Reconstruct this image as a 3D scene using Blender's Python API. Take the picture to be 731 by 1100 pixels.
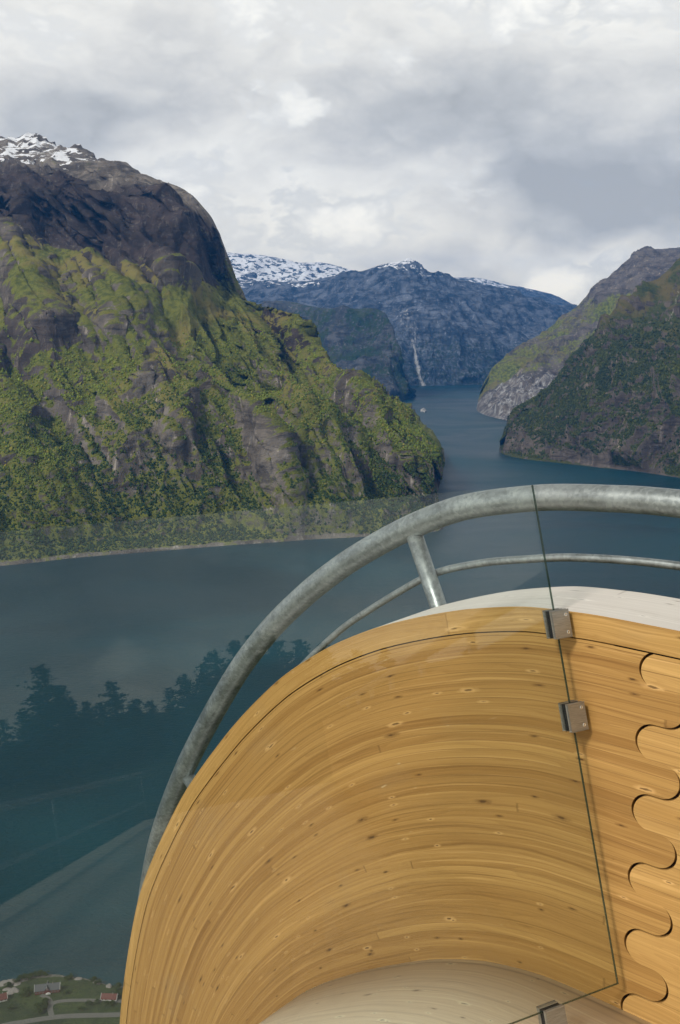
import bpy, bmesh, math, random
import numpy as np
from mathutils import Vector, Matrix
R = math.radians
random.seed(7); rng = np.random.default_rng(11)
for o in list(bpy.data.objects): bpy.data.objects.remove(o)
scene = bpy.context.scene
COL = scene.collection
# ------------------------------------------------------------------ camera
# origin = the photographer's eye; water lies 640 m below; +Y is the horizontal view direction
PITCH = math.atan(201/1100.0); FPX = 1100.0; WATER = -640.0
cam = bpy.data.cameras.new('camera'); camo = bpy.data.objects.new('camera', cam); COL.objects.link(camo)
cam.sensor_fit = 'VERTICAL'; cam.sensor_height = 36; cam.sensor_width = 36; cam.lens = 36
cam.clip_start = 0.05; cam.clip_end = 60000
camo.rotation_euler = (R(90)-PITCH, 0, 0); scene.camera = camo
# ------------------------------------------------------------------ sky, sun, exposure
SUN_AZ = -137.0; SUN_EL = 41.0      # degrees clockwise from +Y, elevation
sd = Vector((math.sin(R(SUN_AZ))*math.cos(R(SUN_EL)), math.cos(R(SUN_AZ))*math.cos(R(SUN_EL)), math.sin(R(SUN_EL))))
sun = bpy.data.lights.new('sun', 'SUN'); sun.energy = 2.4; sun.angle = R(10); sun.color = (1, .95, .86)
suno = bpy.data.objects.new('sun', sun); COL.objects.link(suno)
suno.rotation_euler = sd.to_track_quat('Z', 'Y').to_euler()
scene.view_settings.view_transform = 'Standard'; scene.view_settings.look = 'None'
scene.view_settings.gamma = 1; scene.view_settings.exposure = 0.15
scene.view_settings.use_curve_mapping = False
cy = scene.cycles; cy.max_bounces = 6; cy.diffuse_bounces = 2; cy.glossy_bounces = 3; cy.transmission_bounces = 4; cy.transparent_max_bounces = 10; cy.volume_bounces = 0
cy.use_adaptive_sampling = True; cy.adaptive_threshold = .02
HAZE_DENSITY = 2.9e-5; HAZE_COLOR = (.05, .34, 1.0)

class NT:
    """small node helper"""
    def __init__(s, tree): s.t = tree; s.n = tree.nodes; s.l = tree.links
    def new(s, typ, **kw):
        nd = s.n.new(typ)
        for k, v in kw.items(): setattr(nd, k, v)
        return nd
    def set(s, sock, v):
        if hasattr(v, 'is_output') or isinstance(v, bpy.types.NodeSocket): s.l.new(v, sock)
        elif isinstance(v, (tuple, list)) and len(v) == 3 and sock.type == 'RGBA': sock.default_value = (*v, 1)
        else: sock.default_value = v
    def math(s, op, a, b=None, c=None, clamp=False):
        nd = s.new('ShaderNodeMath', operation=op, use_clamp=clamp)
        s.set(nd.inputs[0], a)
        if b is not None: s.set(nd.inputs[1], b)
        if c is not None: s.set(nd.inputs[2], c)
        return nd.outputs[0]
    def vm(s, op, a, b=None):
        nd = s.new('ShaderNodeVectorMath', operation=op); s.set(nd.inputs[0], a)
        if b is not None:
            if op == 'SCALE': s.set(nd.inputs['Scale'], b)
            else: s.set(nd.inputs[1], b)
        return nd.outputs['Value'] if op in ('LENGTH', 'DOT_PRODUCT', 'DISTANCE') else nd.outputs[0]
    def mix(s, f, a, b, blend='MIX'):
        nd = s.new('ShaderNodeMix', data_type='RGBA', blend_type=blend)
        s.set(nd.inputs[0], f); s.set(nd.inputs[6], a); s.set(nd.inputs[7], b); return nd.outputs[2]
    def ramp(s, f, stops, interp='LINEAR'):
        nd = s.new('ShaderNodeValToRGB'); cr = nd.color_ramp; cr.interpolation = interp
        while len(cr.elements) < len(stops): cr.elements.new(.5)
        for e, (p, c) in zip(cr.elements, stops):
            e.position = p; e.color = (*c, 1) if isinstance(c, (tuple, list)) else (c, c, c, 1)
        s.set(nd.inputs[0], f); return nd.outputs[0]
    def smooth(s, f, a, b):
        nd = s.new('ShaderNodeMapRange', interpolation_type='SMOOTHSTEP'); s.set(nd.inputs[0], f)
        nd.inputs[1].default_value = a; nd.inputs[2].default_value = b; return nd.outputs[0]
    def noise(s, vec, scale=1., detail=4., rough=.5, dist=0., lac=2., dim='3D', out=0):
        nd = s.new('ShaderNodeTexNoise', noise_dimensions=dim)
        if vec is not None: s.set(nd.inputs['Vector'], vec)
        s.set(nd.inputs['Scale'], scale); nd.inputs['Detail'].default_value = detail
        nd.inputs['Roughness'].default_value = rough; nd.inputs['Distortion'].default_value = dist
        nd.inputs['Lacunarity'].default_value = lac
        return nd.outputs[out]
    def attr(s, name, out=2):
        nd = s.new('ShaderNodeAttribute', attribute_name=name); return nd.outputs[out]
    def sep(s, v):
        nd = s.new('ShaderNodeSeparateXYZ'); s.set(nd.inputs[0], v); return nd.outputs
    def comb(s, x=0., y=0., z=0.):
        nd = s.new('ShaderNodeCombineXYZ'); s.set(nd.inputs[0], x); s.set(nd.inputs[1], y); s.set(nd.inputs[2], z); return nd.outputs[0]
    def mapv(s, v, scale=(1, 1, 1), loc=(0, 0, 0), rot=(0, 0, 0)):
        nd = s.new('ShaderNodeMapping'); s.set(nd.inputs[0], v)
        nd.inputs['Scale'].default_value = scale; nd.inputs['Location'].default_value = loc; nd.inputs['Rotation'].default_value = rot
        return nd.outputs[0]
    def bump(s, h, strength=1., dist=1., normal=None):
        nd = s.new('ShaderNodeBump'); s.set(nd.inputs['Height'], h); s.set(nd.inputs['Strength'], strength)
        s.set(nd.inputs['Distance'], dist)
        if normal is not None: s.set(nd.inputs['Normal'], normal)
        return nd.outputs[0]

def material(name):
    m = bpy.data.materials.new(name); m.use_nodes = True
    nt = NT(m.node_tree); bs = m.node_tree.nodes['Principled BSDF']
    return m, nt, bs

world = bpy.data.worlds.new('World'); scene.world = world; world.use_nodes = True
def build_world():
    nt = NT(world.node_tree); bg = nt.n['Background']
    sky = nt.new('ShaderNodeTexSky', sky_type='NISHITA'); sky.sun_disc = False
    sky.sun_elevation = R(SUN_EL); sky.sun_rotation = R(SUN_AZ); sky.altitude = 600
    d = nt.new('ShaderNodeTexCoord').outputs['Generated']
    x, y, z = nt.sep(d)
    zz = nt.math('ADD', nt.math('MAXIMUM', z, 0.0), .34)
    pl = nt.comb(nt.math('DIVIDE', x, zz), nt.math('DIVIDE', y, zz), nt.math('MULTIPLY', z, 1.2))
    # directions in degrees for the large cloud masses
    azd = nt.math('MULTIPLY', nt.math('ARCTAN2', x, y), 57.2958)
    eld = nt.math('MULTIPLY', nt.math('ARCSINE', z), 57.2958)
    def blob(a, e, wa, we):
        p = nt.math('ADD', nt.math('POWER', nt.math('DIVIDE', nt.math('SUBTRACT', azd, a), wa), 2.),
                    nt.math('POWER', nt.math('DIVIDE', nt.math('SUBTRACT', eld, e), we), 2.))
        return nt.math('POWER', 2.718, nt.math('MULTIPLY', p, -1.))
    big = nt.noise(nt.mapv(pl, (1, 1, 1.5), (3.3, 1.2, 0)), 1.7, 6, .5, .1)
    warp = nt.vm('SUBTRACT', nt.noise(nt.mapv(d, (1, 1, 1.7)), 7., 5, .6, .0, out=1), (.5, .5, .5))
    def billow(off, scale, wk):
        v = nt.vm('ADD', nt.mapv(d, (1, 1, 1.75), off), nt.vm('SCALE', warp, wk))
        acc = None; amp = 1.; tot = 0
        for k in range(5):
            n = nt.noise(nt.vm('ADD', v, (k*3.1, k*1.7, k*.9)), scale*2.1**k, 1., .5)
            r = nt.math('SUBTRACT', 1., nt.math('MULTIPLY', nt.math('ABSOLUTE', nt.math('SUBTRACT', n, .5)), 5.))
            r = nt.math('MULTIPLY', nt.math('SUBTRACT', 1., r), amp); acc = r if acc is None else nt.math('ADD', acc, r); tot += amp; amp *= .52
        return nt.math('DIVIDE', acc, tot)
    b1 = billow((.3, .1, .7), 5., .10)
    b2 = billow((5.3, 2.1, .2), 6.5, .06)
    b = nt.math('ADD', nt.math('MULTIPLY', big, .70), nt.math('MULTIPLY', b1, .20))
    b = nt.math('ADD', b, nt.math('MULTIPLY', nt.noise(nt.mapv(d, (1, 1, 2.2), (4, 2, 1)), 7.5, 6, .50, .15), .20))
    for (a, e, wa, we, k) in ((13, 7.4, 7.5, 2.2, -.11), (7, 11.5, 9, 2.2, -.07), (-1.5, 6.2, 4, 1.3, .15), (-7, 8.8, 3, 1.0, .08), (13, 3.0, 6, 1.2, .20), (-4.5, 4.2, 4, .9, .10), (-14, 10.5, 6, 1.6, -.02),
                              (-9, 17, 9, 3.0, .06), (10, 17, 8, 2.2, .05), (17, 11.2, 3, 1.8, .10), (1, 3.9, 6, .7, -.02)):
        b = nt.math('ADD', b, nt.math('MULTIPLY', blob(a, e, wa, we), k))
    base = nt.ramp(b, [(.34, (.40, .415, .44)), (.43, (.50, .515, .54)), (.51, (.625, .63, .64)), (.59, (.75, .75, .745)), (.74, (.92, .915, .895))])
    # cumulus heads in front of the soft layer: crisp lit rims, soft grey feet
    hh = nt.math('ADD', nt.math('MULTIPLY', b2, .42), nt.math('MULTIPLY', nt.math('SUBTRACT', b, .5), 1.3))
    hm = nt.smooth(hh, .25, .36)
    core = nt.smooth(hh, .28, .62)
    lum = nt.ramp(nt.math('ADD', nt.math('MULTIPLY', core, .55), nt.math('MULTIPLY', b2, .55)), [(.15, (.58, .60, .63)), (.40, (.73, .74, .755)), (.65, (.88, .88, .87)), (.9, (.97, .96, .94))])
    cloud = nt.mix(nt.math('MULTIPLY', hm, .75), base, lum)
    # low clouds near the skyline brightened and warmed to offset the blue haze
    cloud = nt.mix(nt.smooth(eld, 9., 1.5), cloud, nt.vm('MULTIPLY', cloud, (1.40, 1.31, 1.12)))
    S = 0.10
    cloud = nt.vm('MULTIPLY', cloud, (1.03, 1.015, .955)); cl = nt.vm('SCALE', cloud, 1.11/S)
    # thin breaks where a little blue sky shows
    cl = nt.vm('SCALE', cl, nt.math('SUBTRACT', 1., nt.math('MULTIPLY', nt.smooth(eld, 20., 36.), .42)))     # unseen overhead sky dimmed, added to darken water reflections
    gap = nt.math('MULTIPLY', nt.smooth(b, .26, .20), .15)
    col = nt.mix(gap, cl, sky.outputs[0])
    nt.set(bg.inputs[0], col); bg.inputs[1].default_value = S
build_world()

# ------------------------------------------------------------------ helpers: objects, projection, noise
def mark(o, label=None, cat=None, group=None, kind=None):
    if label: o['label'] = label
    if cat: o['category'] = cat
    if group: o['group'] = group
    if kind: o['kind'] = kind
    return o
def link(name, me, mats=(), parent=None, smooth=False):
    o = bpy.data.objects.new(name, me); COL.objects.link(o)
    for m in mats: me.materials.append(m)
    if parent is not None: o.parent = parent
    if smooth: me.polygons.foreach_set('use_smooth', [True]*len(me.polygons))
    return o
def thing(name, label, cat, loc=(0, 0, 0), rz=0, group=None):
    o = bpy.data.objects.new(name, None); COL.objects.link(o); o.location = loc; o.rotation_euler = (0, 0, rz)
    o.empty_display_size = .2
    return mark(o, label, cat, group)
def mesh(name, verts, faces):
    me = bpy.data.meshes.new(name); me.from_pydata([tuple(v) for v in verts], [], faces); me.update(); return me
def copy_tree(o, parent=None):
    c = o.copy(); COL.objects.link(c)
    if parent is not None: c.parent = parent
    for ch in [q for q in bpy.data.objects if q.parent == o]: copy_tree(ch, c)
    return c
CT, ST = math.cos(PITCH), math.sin(PITCH)
def ray(px, py):
    r, up = (px-365.5)/FPX, (550-py)/FPX
    return np.array([r, CT+up*ST, -ST+up*CT])
def at(px, py, Y):                     # a far point at forward distance Y
    d = ray(px, py); return d*(Y/d[1])
def onwater(px, py, z=WATER):
    d = ray(px, py); return d*(z/d[2])
def project(P):
    f = CT*P[..., 1]-ST*P[..., 2]; up = ST*P[..., 1]+CT*P[..., 2]
    return 365.5+FPX*P[..., 0]/f, 550-FPX*up/f

def _hash(ix, iy, iz, seed):
    h = (ix.astype(np.uint32)*np.uint32(374761393) + iy.astype(np.uint32)*np.uint32(668265263) + iz.astype(np.uint32)*np.uint32(2147483647) + np.uint32((seed*1274126177) & 0xffffffff))
    h = (h ^ (h >> np.uint32(13)))*np.uint32(1274126177); h = h ^ (h >> np.uint32(16))
    h = h*np.uint32(2246822519); h = h ^ (h >> np.uint32(15))
    return h
def vnoise(P, seed=0):                 # gradient noise, about -1..1
    i = np.floor(P).astype(np.int64); f = P-i; u = f*f*f*(f*(f*6-15)+10)
    out = 0
    for dx in (0, 1):
        wx = u[..., 0] if dx else 1-u[..., 0]
        for dy in (0, 1):
            wy = u[..., 1] if dy else 1-u[..., 1]
            for dz in (0, 1):
                wz = u[..., 2] if dz else 1-u[..., 2]
                h = _hash(i[..., 0]+dx, i[..., 1]+dy, i[..., 2]+dz, seed)
                gx = ((h & np.uint32(1023)).astype(float)/511.5-1); gy = (((h >> np.uint32(10)) & np.uint32(1023)).astype(float)/511.5-1); gz = (((h >> np.uint32(20)) & np.uint32(1023)).astype(float)/511.5-1)
                out = out+wx*wy*wz*(gx*(f[..., 0]-dx)+gy*(f[..., 1]-dy)+gz*(f[..., 2]-dz))
    return out*1.1
def fbm(P, octv=5, seed=0, gain=.5, lac=2.03):
    a, s, o = 1., 0., 0.
    for k in range(octv): o = o+a*vnoise(P, seed+k*17); s += a; a *= gain; P = P*lac+13.7
    return o/s
def ridged(P, octv=5, seed=0, gain=.55, lac=2.1):
    a, s, o, w = 1., 0., 0., 1.
    for k in range(octv):
        n = 1-np.abs(vnoise(P, seed+k*31))*2.2; n = np.clip(n, 0, 1)**2
        o = o+a*n*w; w = np.clip(n*1.6, 0, 1); s += a; a *= gain; P = P*lac+7.1
    return o/s                          # 0..1
def sstep(x, a, b):
    t = np.clip((x-a)/(b-a), 0, 1); return t*t*(3-2*t)

def catmull(ctrl, u):                   # ctrl (N,...) sampled at u in [0,N-1]
    ctrl = np.asarray(ctrl, float); N = len(ctrl)
    i = np.clip(np.floor(u).astype(int), 0, N-2); t = (u-i)
    p0 = ctrl[np.maximum(i-1, 0)]; p1 = ctrl[i]; p2 = ctrl[i+1]; p3 = ctrl[np.minimum(i+2, N-1)]
    t = t.reshape(t.shape+(1,)*(ctrl.ndim-1)); k = .42
    m1 = (p2-p0)*k; m2 = (p3-p1)*k
    return (2*t**3-3*t**2+1)*p1+(t**3-2*t**2+t)*m1+(-2*t**3+3*t**2)*p2+(t**3-t**2)*m2

def set_attr(me, name, vals):
    a = me.attributes.new(name, 'FLOAT', 'POINT'); a.data.foreach_set('value', np.ascontiguousarray(vals, dtype=np.float32).ravel())
def set_col(me, name, vals):
    a = me.attributes.new(name, 'FLOAT_COLOR', 'POINT'); v = np.ones((len(vals), 4), np.float32); v[:, :3] = vals
    a.data.foreach_set('color', v.ravel())
def grid_mesh(name, P, closed=False):
    nu, nv = P.shape[:2]
    idx = np.arange(nu*nv).reshape(nu, nv)
    q = np.stack([idx[:-1, :-1], idx[1:, :-1], idx[1:, 1:], idx[:-1, 1:]], -1).reshape(-1, 4)
    me = bpy.data.meshes.new(name)
    me.vertices.add(nu*nv); me.vertices.foreach_set('co', P.reshape(-1).astype(np.float32))
    me.loops.add(len(q)*4); me.loops.foreach_set('vertex_index', q.ravel().astype(np.int32))
    me.polygons.add(len(q)); me.polygons.foreach_set('loop_start', np.arange(0, len(q)*4, 4, dtype=np.int32))
    me.polygons.foreach_set('loop_total', np.full(len(q), 4, np.int32))
    me.polygons.foreach_set('use_smooth', np.ones(len(q), bool))
    me.update(); me.validate(); return me

def loft(guides, ns, nu):
    """guides: list of G arrays (C,3), ns: rows between guides. returns grid (nu, rows, 3), row coordinate g"""
    G = np.array(guides, float)                          # (G,C,3)
    uu = np.linspace(0, G.shape[1]-1, nu)
    L = catmull(np.swapaxes(G, 0, 1), uu)                # (nu,G,3)
    gg = np.concatenate([np.linspace(i, i+1, n, endpoint=False) for i, n in enumerate(ns)]+[[len(ns)]])
    P = catmull(np.swapaxes(L, 0, 1), gg)                # (rows,nu,3)
    return np.swapaxes(P, 0, 1), gg, uu

def normals(P):
    du = np.gradient(P, axis=0); dv = np.gradient(P, axis=1)
    n = np.cross(du, dv); n /= np.linalg.norm(n, axis=-1, keepdims=True)+1e-9
    return np.where(n[..., 2:3] < 0, -n, n)
def relief(P, gg, ridge, amp, size, seed, shore_fade=60., vert=.45, ridge_keep=.35, fineamp=.25):
    """gully and cliff relief pushed along the slope's own normal"""
    n = normals(P); S = np.array([1, 1, vert])/size
    Q = P*S
    warp = np.stack([fbm(Q*1.3, 3, seed+5), fbm(Q*1.3, 3, seed+6), fbm(Q*1.3, 3, seed+7)], -1)
    Q = Q+warp*.35
    big = ridged(Q, 6, seed)-.35
    w = sstep(P[..., 2]-WATER, 0, shore_fade)
    k = 1-(1-ridge_keep)*np.exp(-((gg-ridge)/.28)**2)[None, :]
    fine = fbm(P*np.array([1, 1, .40])/(size*.12), 6, seed+50, .55)
    d = (amp*big*k+amp*fineamp*fine*k)*w
    return P+n*d[..., None], big, fine

# ------------------------------------------------------------------ materials of the landscape
def mountain_material(name, rock_a, rock_b, veg_a, veg_b, veg_c, scale=1., bumpk=1.):
    m, nt, bs = material(name)
    pos = nt.new('ShaderNodeNewGeometry').outputs['Position']
    veg = nt.attr('veg'); snow = nt.attr('snow'); pale = nt.attr('pale'); dry = nt.attr('dry')
    n1 = nt.noise(nt.mapv(pos, (1, 1, .35)), .010*scale, 8, .62, .4)
    n2 = nt.noise(pos, .045*scale, 7, .68)
    strata = nt.noise(nt.mapv(pos, (.35, .35, 1.6), (0, 0, 0), (.25, .12, 0)), .016*scale, 8, .7, .8)
    streak = nt.noise(nt.mapv(pos, (1, 1, .10)), .035*scale, 6, .7, .3)
    rock = nt.mix(nt.smooth(n1, .35, .65), rock_a, rock_b)
    rock = nt.mix(nt.attr('rock_shade'), rock, nt.vm('MULTIPLY', rock, (.34, .30, .32)))  # darkens cliff rock, also standing in for its shaded face and cloud shadow
    rock = nt.mix(nt.math('MULTIPLY', nt.smooth(streak, .55, .72), nt.math('SUBTRACT', 1., nt.math('MULTIPLY', nt.attr('rock_shade'), .7))), rock, tuple(min(1, c*1.9+.02) for c in rock_b))
    rock = nt.mix(nt.math('MULTIPLY', nt.smooth(strata, .52, .40), .65), rock, tuple(c*.38 for c in rock_a))
    rock = nt.mix(nt.math('MULTIPLY', nt.smooth(n2, .55, .70), .55), rock, (.20, .19, .18))
    vg = nt.mix(nt.smooth(n2, .36, .60), veg_a, veg_b)
    vg = nt.mix(nt.math('MULTIPLY', nt.smooth(nt.noise(pos, .0048*scale, 5, .6, .6), .48, .62), dry), vg, veg_c)
    f = nt.math('ADD', veg, nt.math('MULTIPLY', nt.math('SUBTRACT', n2, .5), 2.0))
    f = nt.math('ADD', f, nt.math('MULTIPLY', nt.math('SUBTRACT', n1, .5), 1.0))
    col = nt.mix(nt.smooth(f, .30, .62), rock, vg)
    col = nt.mix(nt.smooth(nt.math('ADD', pale, nt.math('MULTIPLY', nt.math('SUBTRACT', streak, .5), 1.6)), .45, .8), col, (.42, .42, .42))
    sn = nt.noise(nt.mapv(pos, (1, 1, 1.5)), .012*scale, 8, .60, .7)
    sf = nt.math('ADD', snow, nt.math('MULTIPLY', nt.math('SUBTRACT', sn, .5), 2.6))
    col = nt.mix(nt.smooth(sf, .47, .55), col, (.86, .88, .92))
    nt.set(bs.inputs['Base Color'], col); bs.inputs['Roughness'].default_value = .92
    bs.inputs['Specular IOR Level'].default_value = .2
    h = nt.math('ADD', nt.math('MULTIPLY', n2, 1.), nt.math('MULTIPLY', strata, .7))
    h = nt.math('ADD', h, nt.math('MULTIPLY', nt.noise(pos, .16*scale, 4, .6), .35))
    nt.set(bs.inputs['Normal'], nt.bump(h, .8, 12*bumpk))
    return m

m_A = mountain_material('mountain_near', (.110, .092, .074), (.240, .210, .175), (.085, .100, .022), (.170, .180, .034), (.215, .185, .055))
m_C = mountain_material('mountain_right', (.078, .062, .050), (.160, .132, .108), (.034, .048, .013), (.075, .082, .020), (.130, .105, .036))
m_D = mountain_material('mountain_cliff', (.095, .078, .066), (.190, .165, .140), (.055, .072, .018), (.190, .205, .036), (.17, .14, .05))
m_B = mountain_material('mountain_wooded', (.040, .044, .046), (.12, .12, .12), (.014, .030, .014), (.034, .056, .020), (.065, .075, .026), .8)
m_E = mountain_material('mountain_far', (.030, .042, .060), (.165, .185, .225), (.020, .036, .030), (.032, .050, .036), (.05, .055, .04), .7, 1.6)  # bluish rock: part of the distance haze is put into its colour

def finish(name, P, n, veg, snow, pale, dry, mat, rock_shade=0.):
    me = grid_mesh(name, P)
    for k, v in (('veg', veg), ('snow', snow), ('pale', pale), ('dry', dry), ('rock_shade', rock_shade)): set_attr(me, k, np.broadcast_to(v, P.shape[:2]))
    o = link(name, me, [mat]); mark(o, kind='structure'); return o
def back(ridge, dist, z):
    out = []
    for p in ridge:
        q = np.array(p, float); h = q[:2]/np.linalg.norm(q[:2]); out.append([q[0]+h[0]*dist, q[1]+h[1]*dist, z if z < -600 else q[2]+z])
    return out

CROWN_SITES = []                                        # (positions, size, tint) for the woods
def woods(P, n, mask, count, smin, smax, tag, rngk):
    """pick random spots on a grid where mask says wood grows"""
    nu, nv = P.shape[:2]
    area = np.linalg.norm(np.cross(P[1:, :-1]-P[:-1, :-1], P[:-1, 1:]-P[:-1, :-1]), axis=-1)
    w = (area*mask[:-1, :-1]).ravel(); w = w/w.sum()
    k = rngk.choice(len(w), count, p=w); i, j = np.divmod(k, nv-1)
    a, b = rngk.random(count)[:, None], rngk.random(count)[:, None]
    p = P[i, j]*(1-a)*(1-b)+P[i+1, j]*a*(1-b)+P[i, j+1]*(1-a)*b+P[i+1, j+1]*a*b
    s = rngk.uniform(smin, smax, count)*(1+1.1*rngk.random(count)**4)
    return p, s

# ---- mountain A: the big one across the fjord on the left
def mountain_A():
    C = [  # shore px,py | foot-bench (px,py,Y) | shoulder/cliff foot | cliff top | skyline
        ((-330, 634), (-330, 470, 3050), (-330, 262, 3900), (-330, 190, 4150), (-330, 140, 5000)),
        ((-180, 622), (-190, 465, 3100), (-190, 255, 3900), (-185, 190, 4150), (-180, 150, 5000)),
        ((-60, 613), (-60, 455, 3150), (-60, 255, 3950), (-60, 188, 4150), (-60, 152, 4950)),
        ((20, 607), (10, 450, 3200), (10, 258, 4000), (15, 192, 4200), (15, 158, 4850)),
        ((80, 600), (75, 455, 3200), (70, 272, 4000), (75, 200, 4220), (70, 168, 4750)),
        ((140, 595), (135, 450, 3230), (130, 288, 3950), (135, 212, 4200), (130, 183, 4600)),
        ((200, 590), (190, 440, 3280), (185, 297, 4000), (188, 222, 4230), (190, 200, 4450)),
        ((250, 586), (235, 430, 3340), (222, 306, 4120), (226, 250, 4260), (226, 231, 4400)),
        ((295, 583), (275, 430, 3400), (240, 312, 4250), (243, 290, 4340), (245, 276, 4400)),
        ((335, 580), (310, 440, 3420), (262, 332, 4150), (262, 329, 4250), (264, 325, 4350)),
        ((375, 578), (345, 452, 3420), (300, 378, 4050), (304, 375, 4140), (306, 372, 4230)),
        ((410, 576), (378, 470, 3400), (345, 412, 3920), (350, 409, 3990), (353, 407, 4070)),
        ((440, 574), (410, 488, 3360), (385, 435, 3760), (390, 430, 3820), (396, 430, 3880)),
        ((462, 572), (436, 502, 3310), (418, 458, 3560), (424, 452, 3610), (430, 450, 3670)),
        ((474, 570), (456, 512, 3270), (445, 478, 3400), (450, 470, 3440), (455, 469, 3500)),
        ((478, 566), (468, 524, 3260), (464, 500, 3320), (467, 492, 3350), (470, 487, 3400)),
        ((478, 558), (473, 540, 3290), (473, 524, 3330), (475, 515, 3350), (476.5, 506, 3380)),
    ]
    g0 = [onwater(*c[0])-np.array([0, 0, 6]) for c in C]
    gs = [g0]+[[at(*c[k]) for c in C] for k in (1, 2, 3, 4)]
    r = gs[-1]; gs += [back(r, 900, -60), back(r, 2600, -700)]
    P, gg, uu = loft(gs, [170, 150, 70, 60, 14, 10], 620)
    # extra large buttresses and gullies that run down the slope
    n = normals(P)
    U = np.broadcast_to(uu[:, None], P.shape[:2]); GG = np.broadcast_to(gg[None, :], P.shape[:2])
    wd = sstep(P[..., 2]-WATER, 20, 260)*np.clip((4.0-GG)/1.2, 0, 1)*np.clip((16-U)/3, 0, 1)
    spur = fbm(np.stack([U*.72+1.25*GG, GG*.5, 0*U], -1), 4, 91)
    capk = 1-.72*sstep(GG, 1.6, 2.05)*sstep(U, 5.8, 7.2)*sstep(-U, -9.9, -8.6)
    P = P+n*(290*spur*wd*capk)[..., None]
    taper = np.clip((16.3-U)/4, .12, 1)*capk
    P0 = P; P1, big, fine = relief(P, gg, 4, 165, 700, 3, 70, .32, .08, .18)
    P = P0+(P1-P0)*taper[..., None]
    n = normals(P)
    sl = n[..., 2]
    hz = P[..., 2]
    nz = fbm(P/420., 4, 77); nz2 = fbm(P/90., 4, 78)
    veg = .22+1.15*sstep(sl+.28*nz+.10*nz2, .34, .58)-1.3*sstep(hz+60*nz, 150, 520)-.40*sstep(big, .12, .42)*sstep(hz, -520, -250)
    veg = veg-.9*((GG > 2.0)&(GG < 3.02))*sstep(-U, -8.6, -7.6)
    veg += .25*sstep(-hz, 330, 520)
    px, py = project(P)
    def spot(cx, cy, rx, ry): return np.exp(-(((px-cx)/rx)**2+((py-cy)/ry)**2))
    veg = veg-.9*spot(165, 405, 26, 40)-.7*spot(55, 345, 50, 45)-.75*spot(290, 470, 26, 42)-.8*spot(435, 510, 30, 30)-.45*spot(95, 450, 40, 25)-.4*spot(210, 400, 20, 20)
    veg += .7*spot(215, 350, 45, 45)+.6*spot(320, 440, 40, 32)+.4*spot(130, 360, 14, 50)
    snow = -1.2+1.66*sstep(hz, 500, 690)*sstep(GG, 3.0, 3.35)*sstep(-px, -190, -70)
    pale = .15*spot(155, 420, 12, 50)+.28*spot(285, 470, 14, 45)+.2*spot(225, 380, 10, 30)
    dry = .25+.75*sstep(hz, -420, -60)
    sh = sstep(WATER-hz, -15, -6); veg = veg-1.4*sh; pale = pale+.30*sh
    rock_shade = np.clip(sstep(GG, 1.7, 2.15)*sstep(-GG, -3.45, -3.1)+.9*spot(30, 370, 75, 60), 0, 1)  # dark cliff rock deepened for shade, plus painted cloud shadow on the left
    o = finish('mountain', P, n, veg, snow, pale, dry, m_A, rock_shade)
    wm = np.clip(veg+1.1*nz+1.1*nz2, 0, 1)**1.6*sstep(-hz, -60, 420)*(hz > WATER+7)*(GG < 4.3)*sstep(px, -140, -60)
    rk = np.random.default_rng(5)
    p, s = woods(P, n, wm, 105000, 1.6, 3.5, 'A', rk)
    q = 1.2*fbm(p/380., 4, 12)+.4*fbm(p/60., 3, 15)+.18*rk.standard_normal(len(p))*.3
    light = sstep(q+.75*sstep(p[:, 2], -590, -120), -.05, .78)
    dark = np.array([.030, .054, .013]); lite = np.array([.155, .190, .026]); gold = np.array([.22, .20, .040])
    c = dark+(lite-dark)*light[:, None]; gk = (rk.random(len(p)) < .10)*(light > .4)
    c = np.where(gk[:, None], gold, c)*rk.uniform(.75, 1.3, (len(p), 1))
    return p, s, c

def strip_mountain(name, C, mat, ns, nu, rel, seed, size, vegf, backd=(1500, 3500), ridge=None, sf=60., vert=.45, backk=.35, nose=None):
    g0 = [onwater(*c[0])-np.array([0, 0, 8]) for c in C]
    K = len(C[0])
    gs = [g0]+[[at(*c[k]) for c in C] for k in range(1, K)]
    r = gs[-1]; gs += [back(r, backd[0], -backk*backd[0]), back(r, backd[1], -700)]
    P, gg, uu = loft(gs, list(ns)+[10, 10], nu)
    P0_ = P; P, big, fine = relief(P, gg, K-1, rel, size, seed, sf, vert, .07)
    if nose: P = P0_+(P-P0_)*np.clip((uu if nose > 0 else len(C)-1-uu)/abs(nose), .08, 1)[:, None, None]
    n = normals(P); GG = np.broadcast_to(gg[None, :], P.shape[:2]); px, py = project(P)
    veg, snow, pale, dry = vegf(P, n, GG, px, py, big)
    o = finish(name, P, n, veg, snow, pale, dry, mat)
    return P, n, veg, GG, px, py

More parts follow.
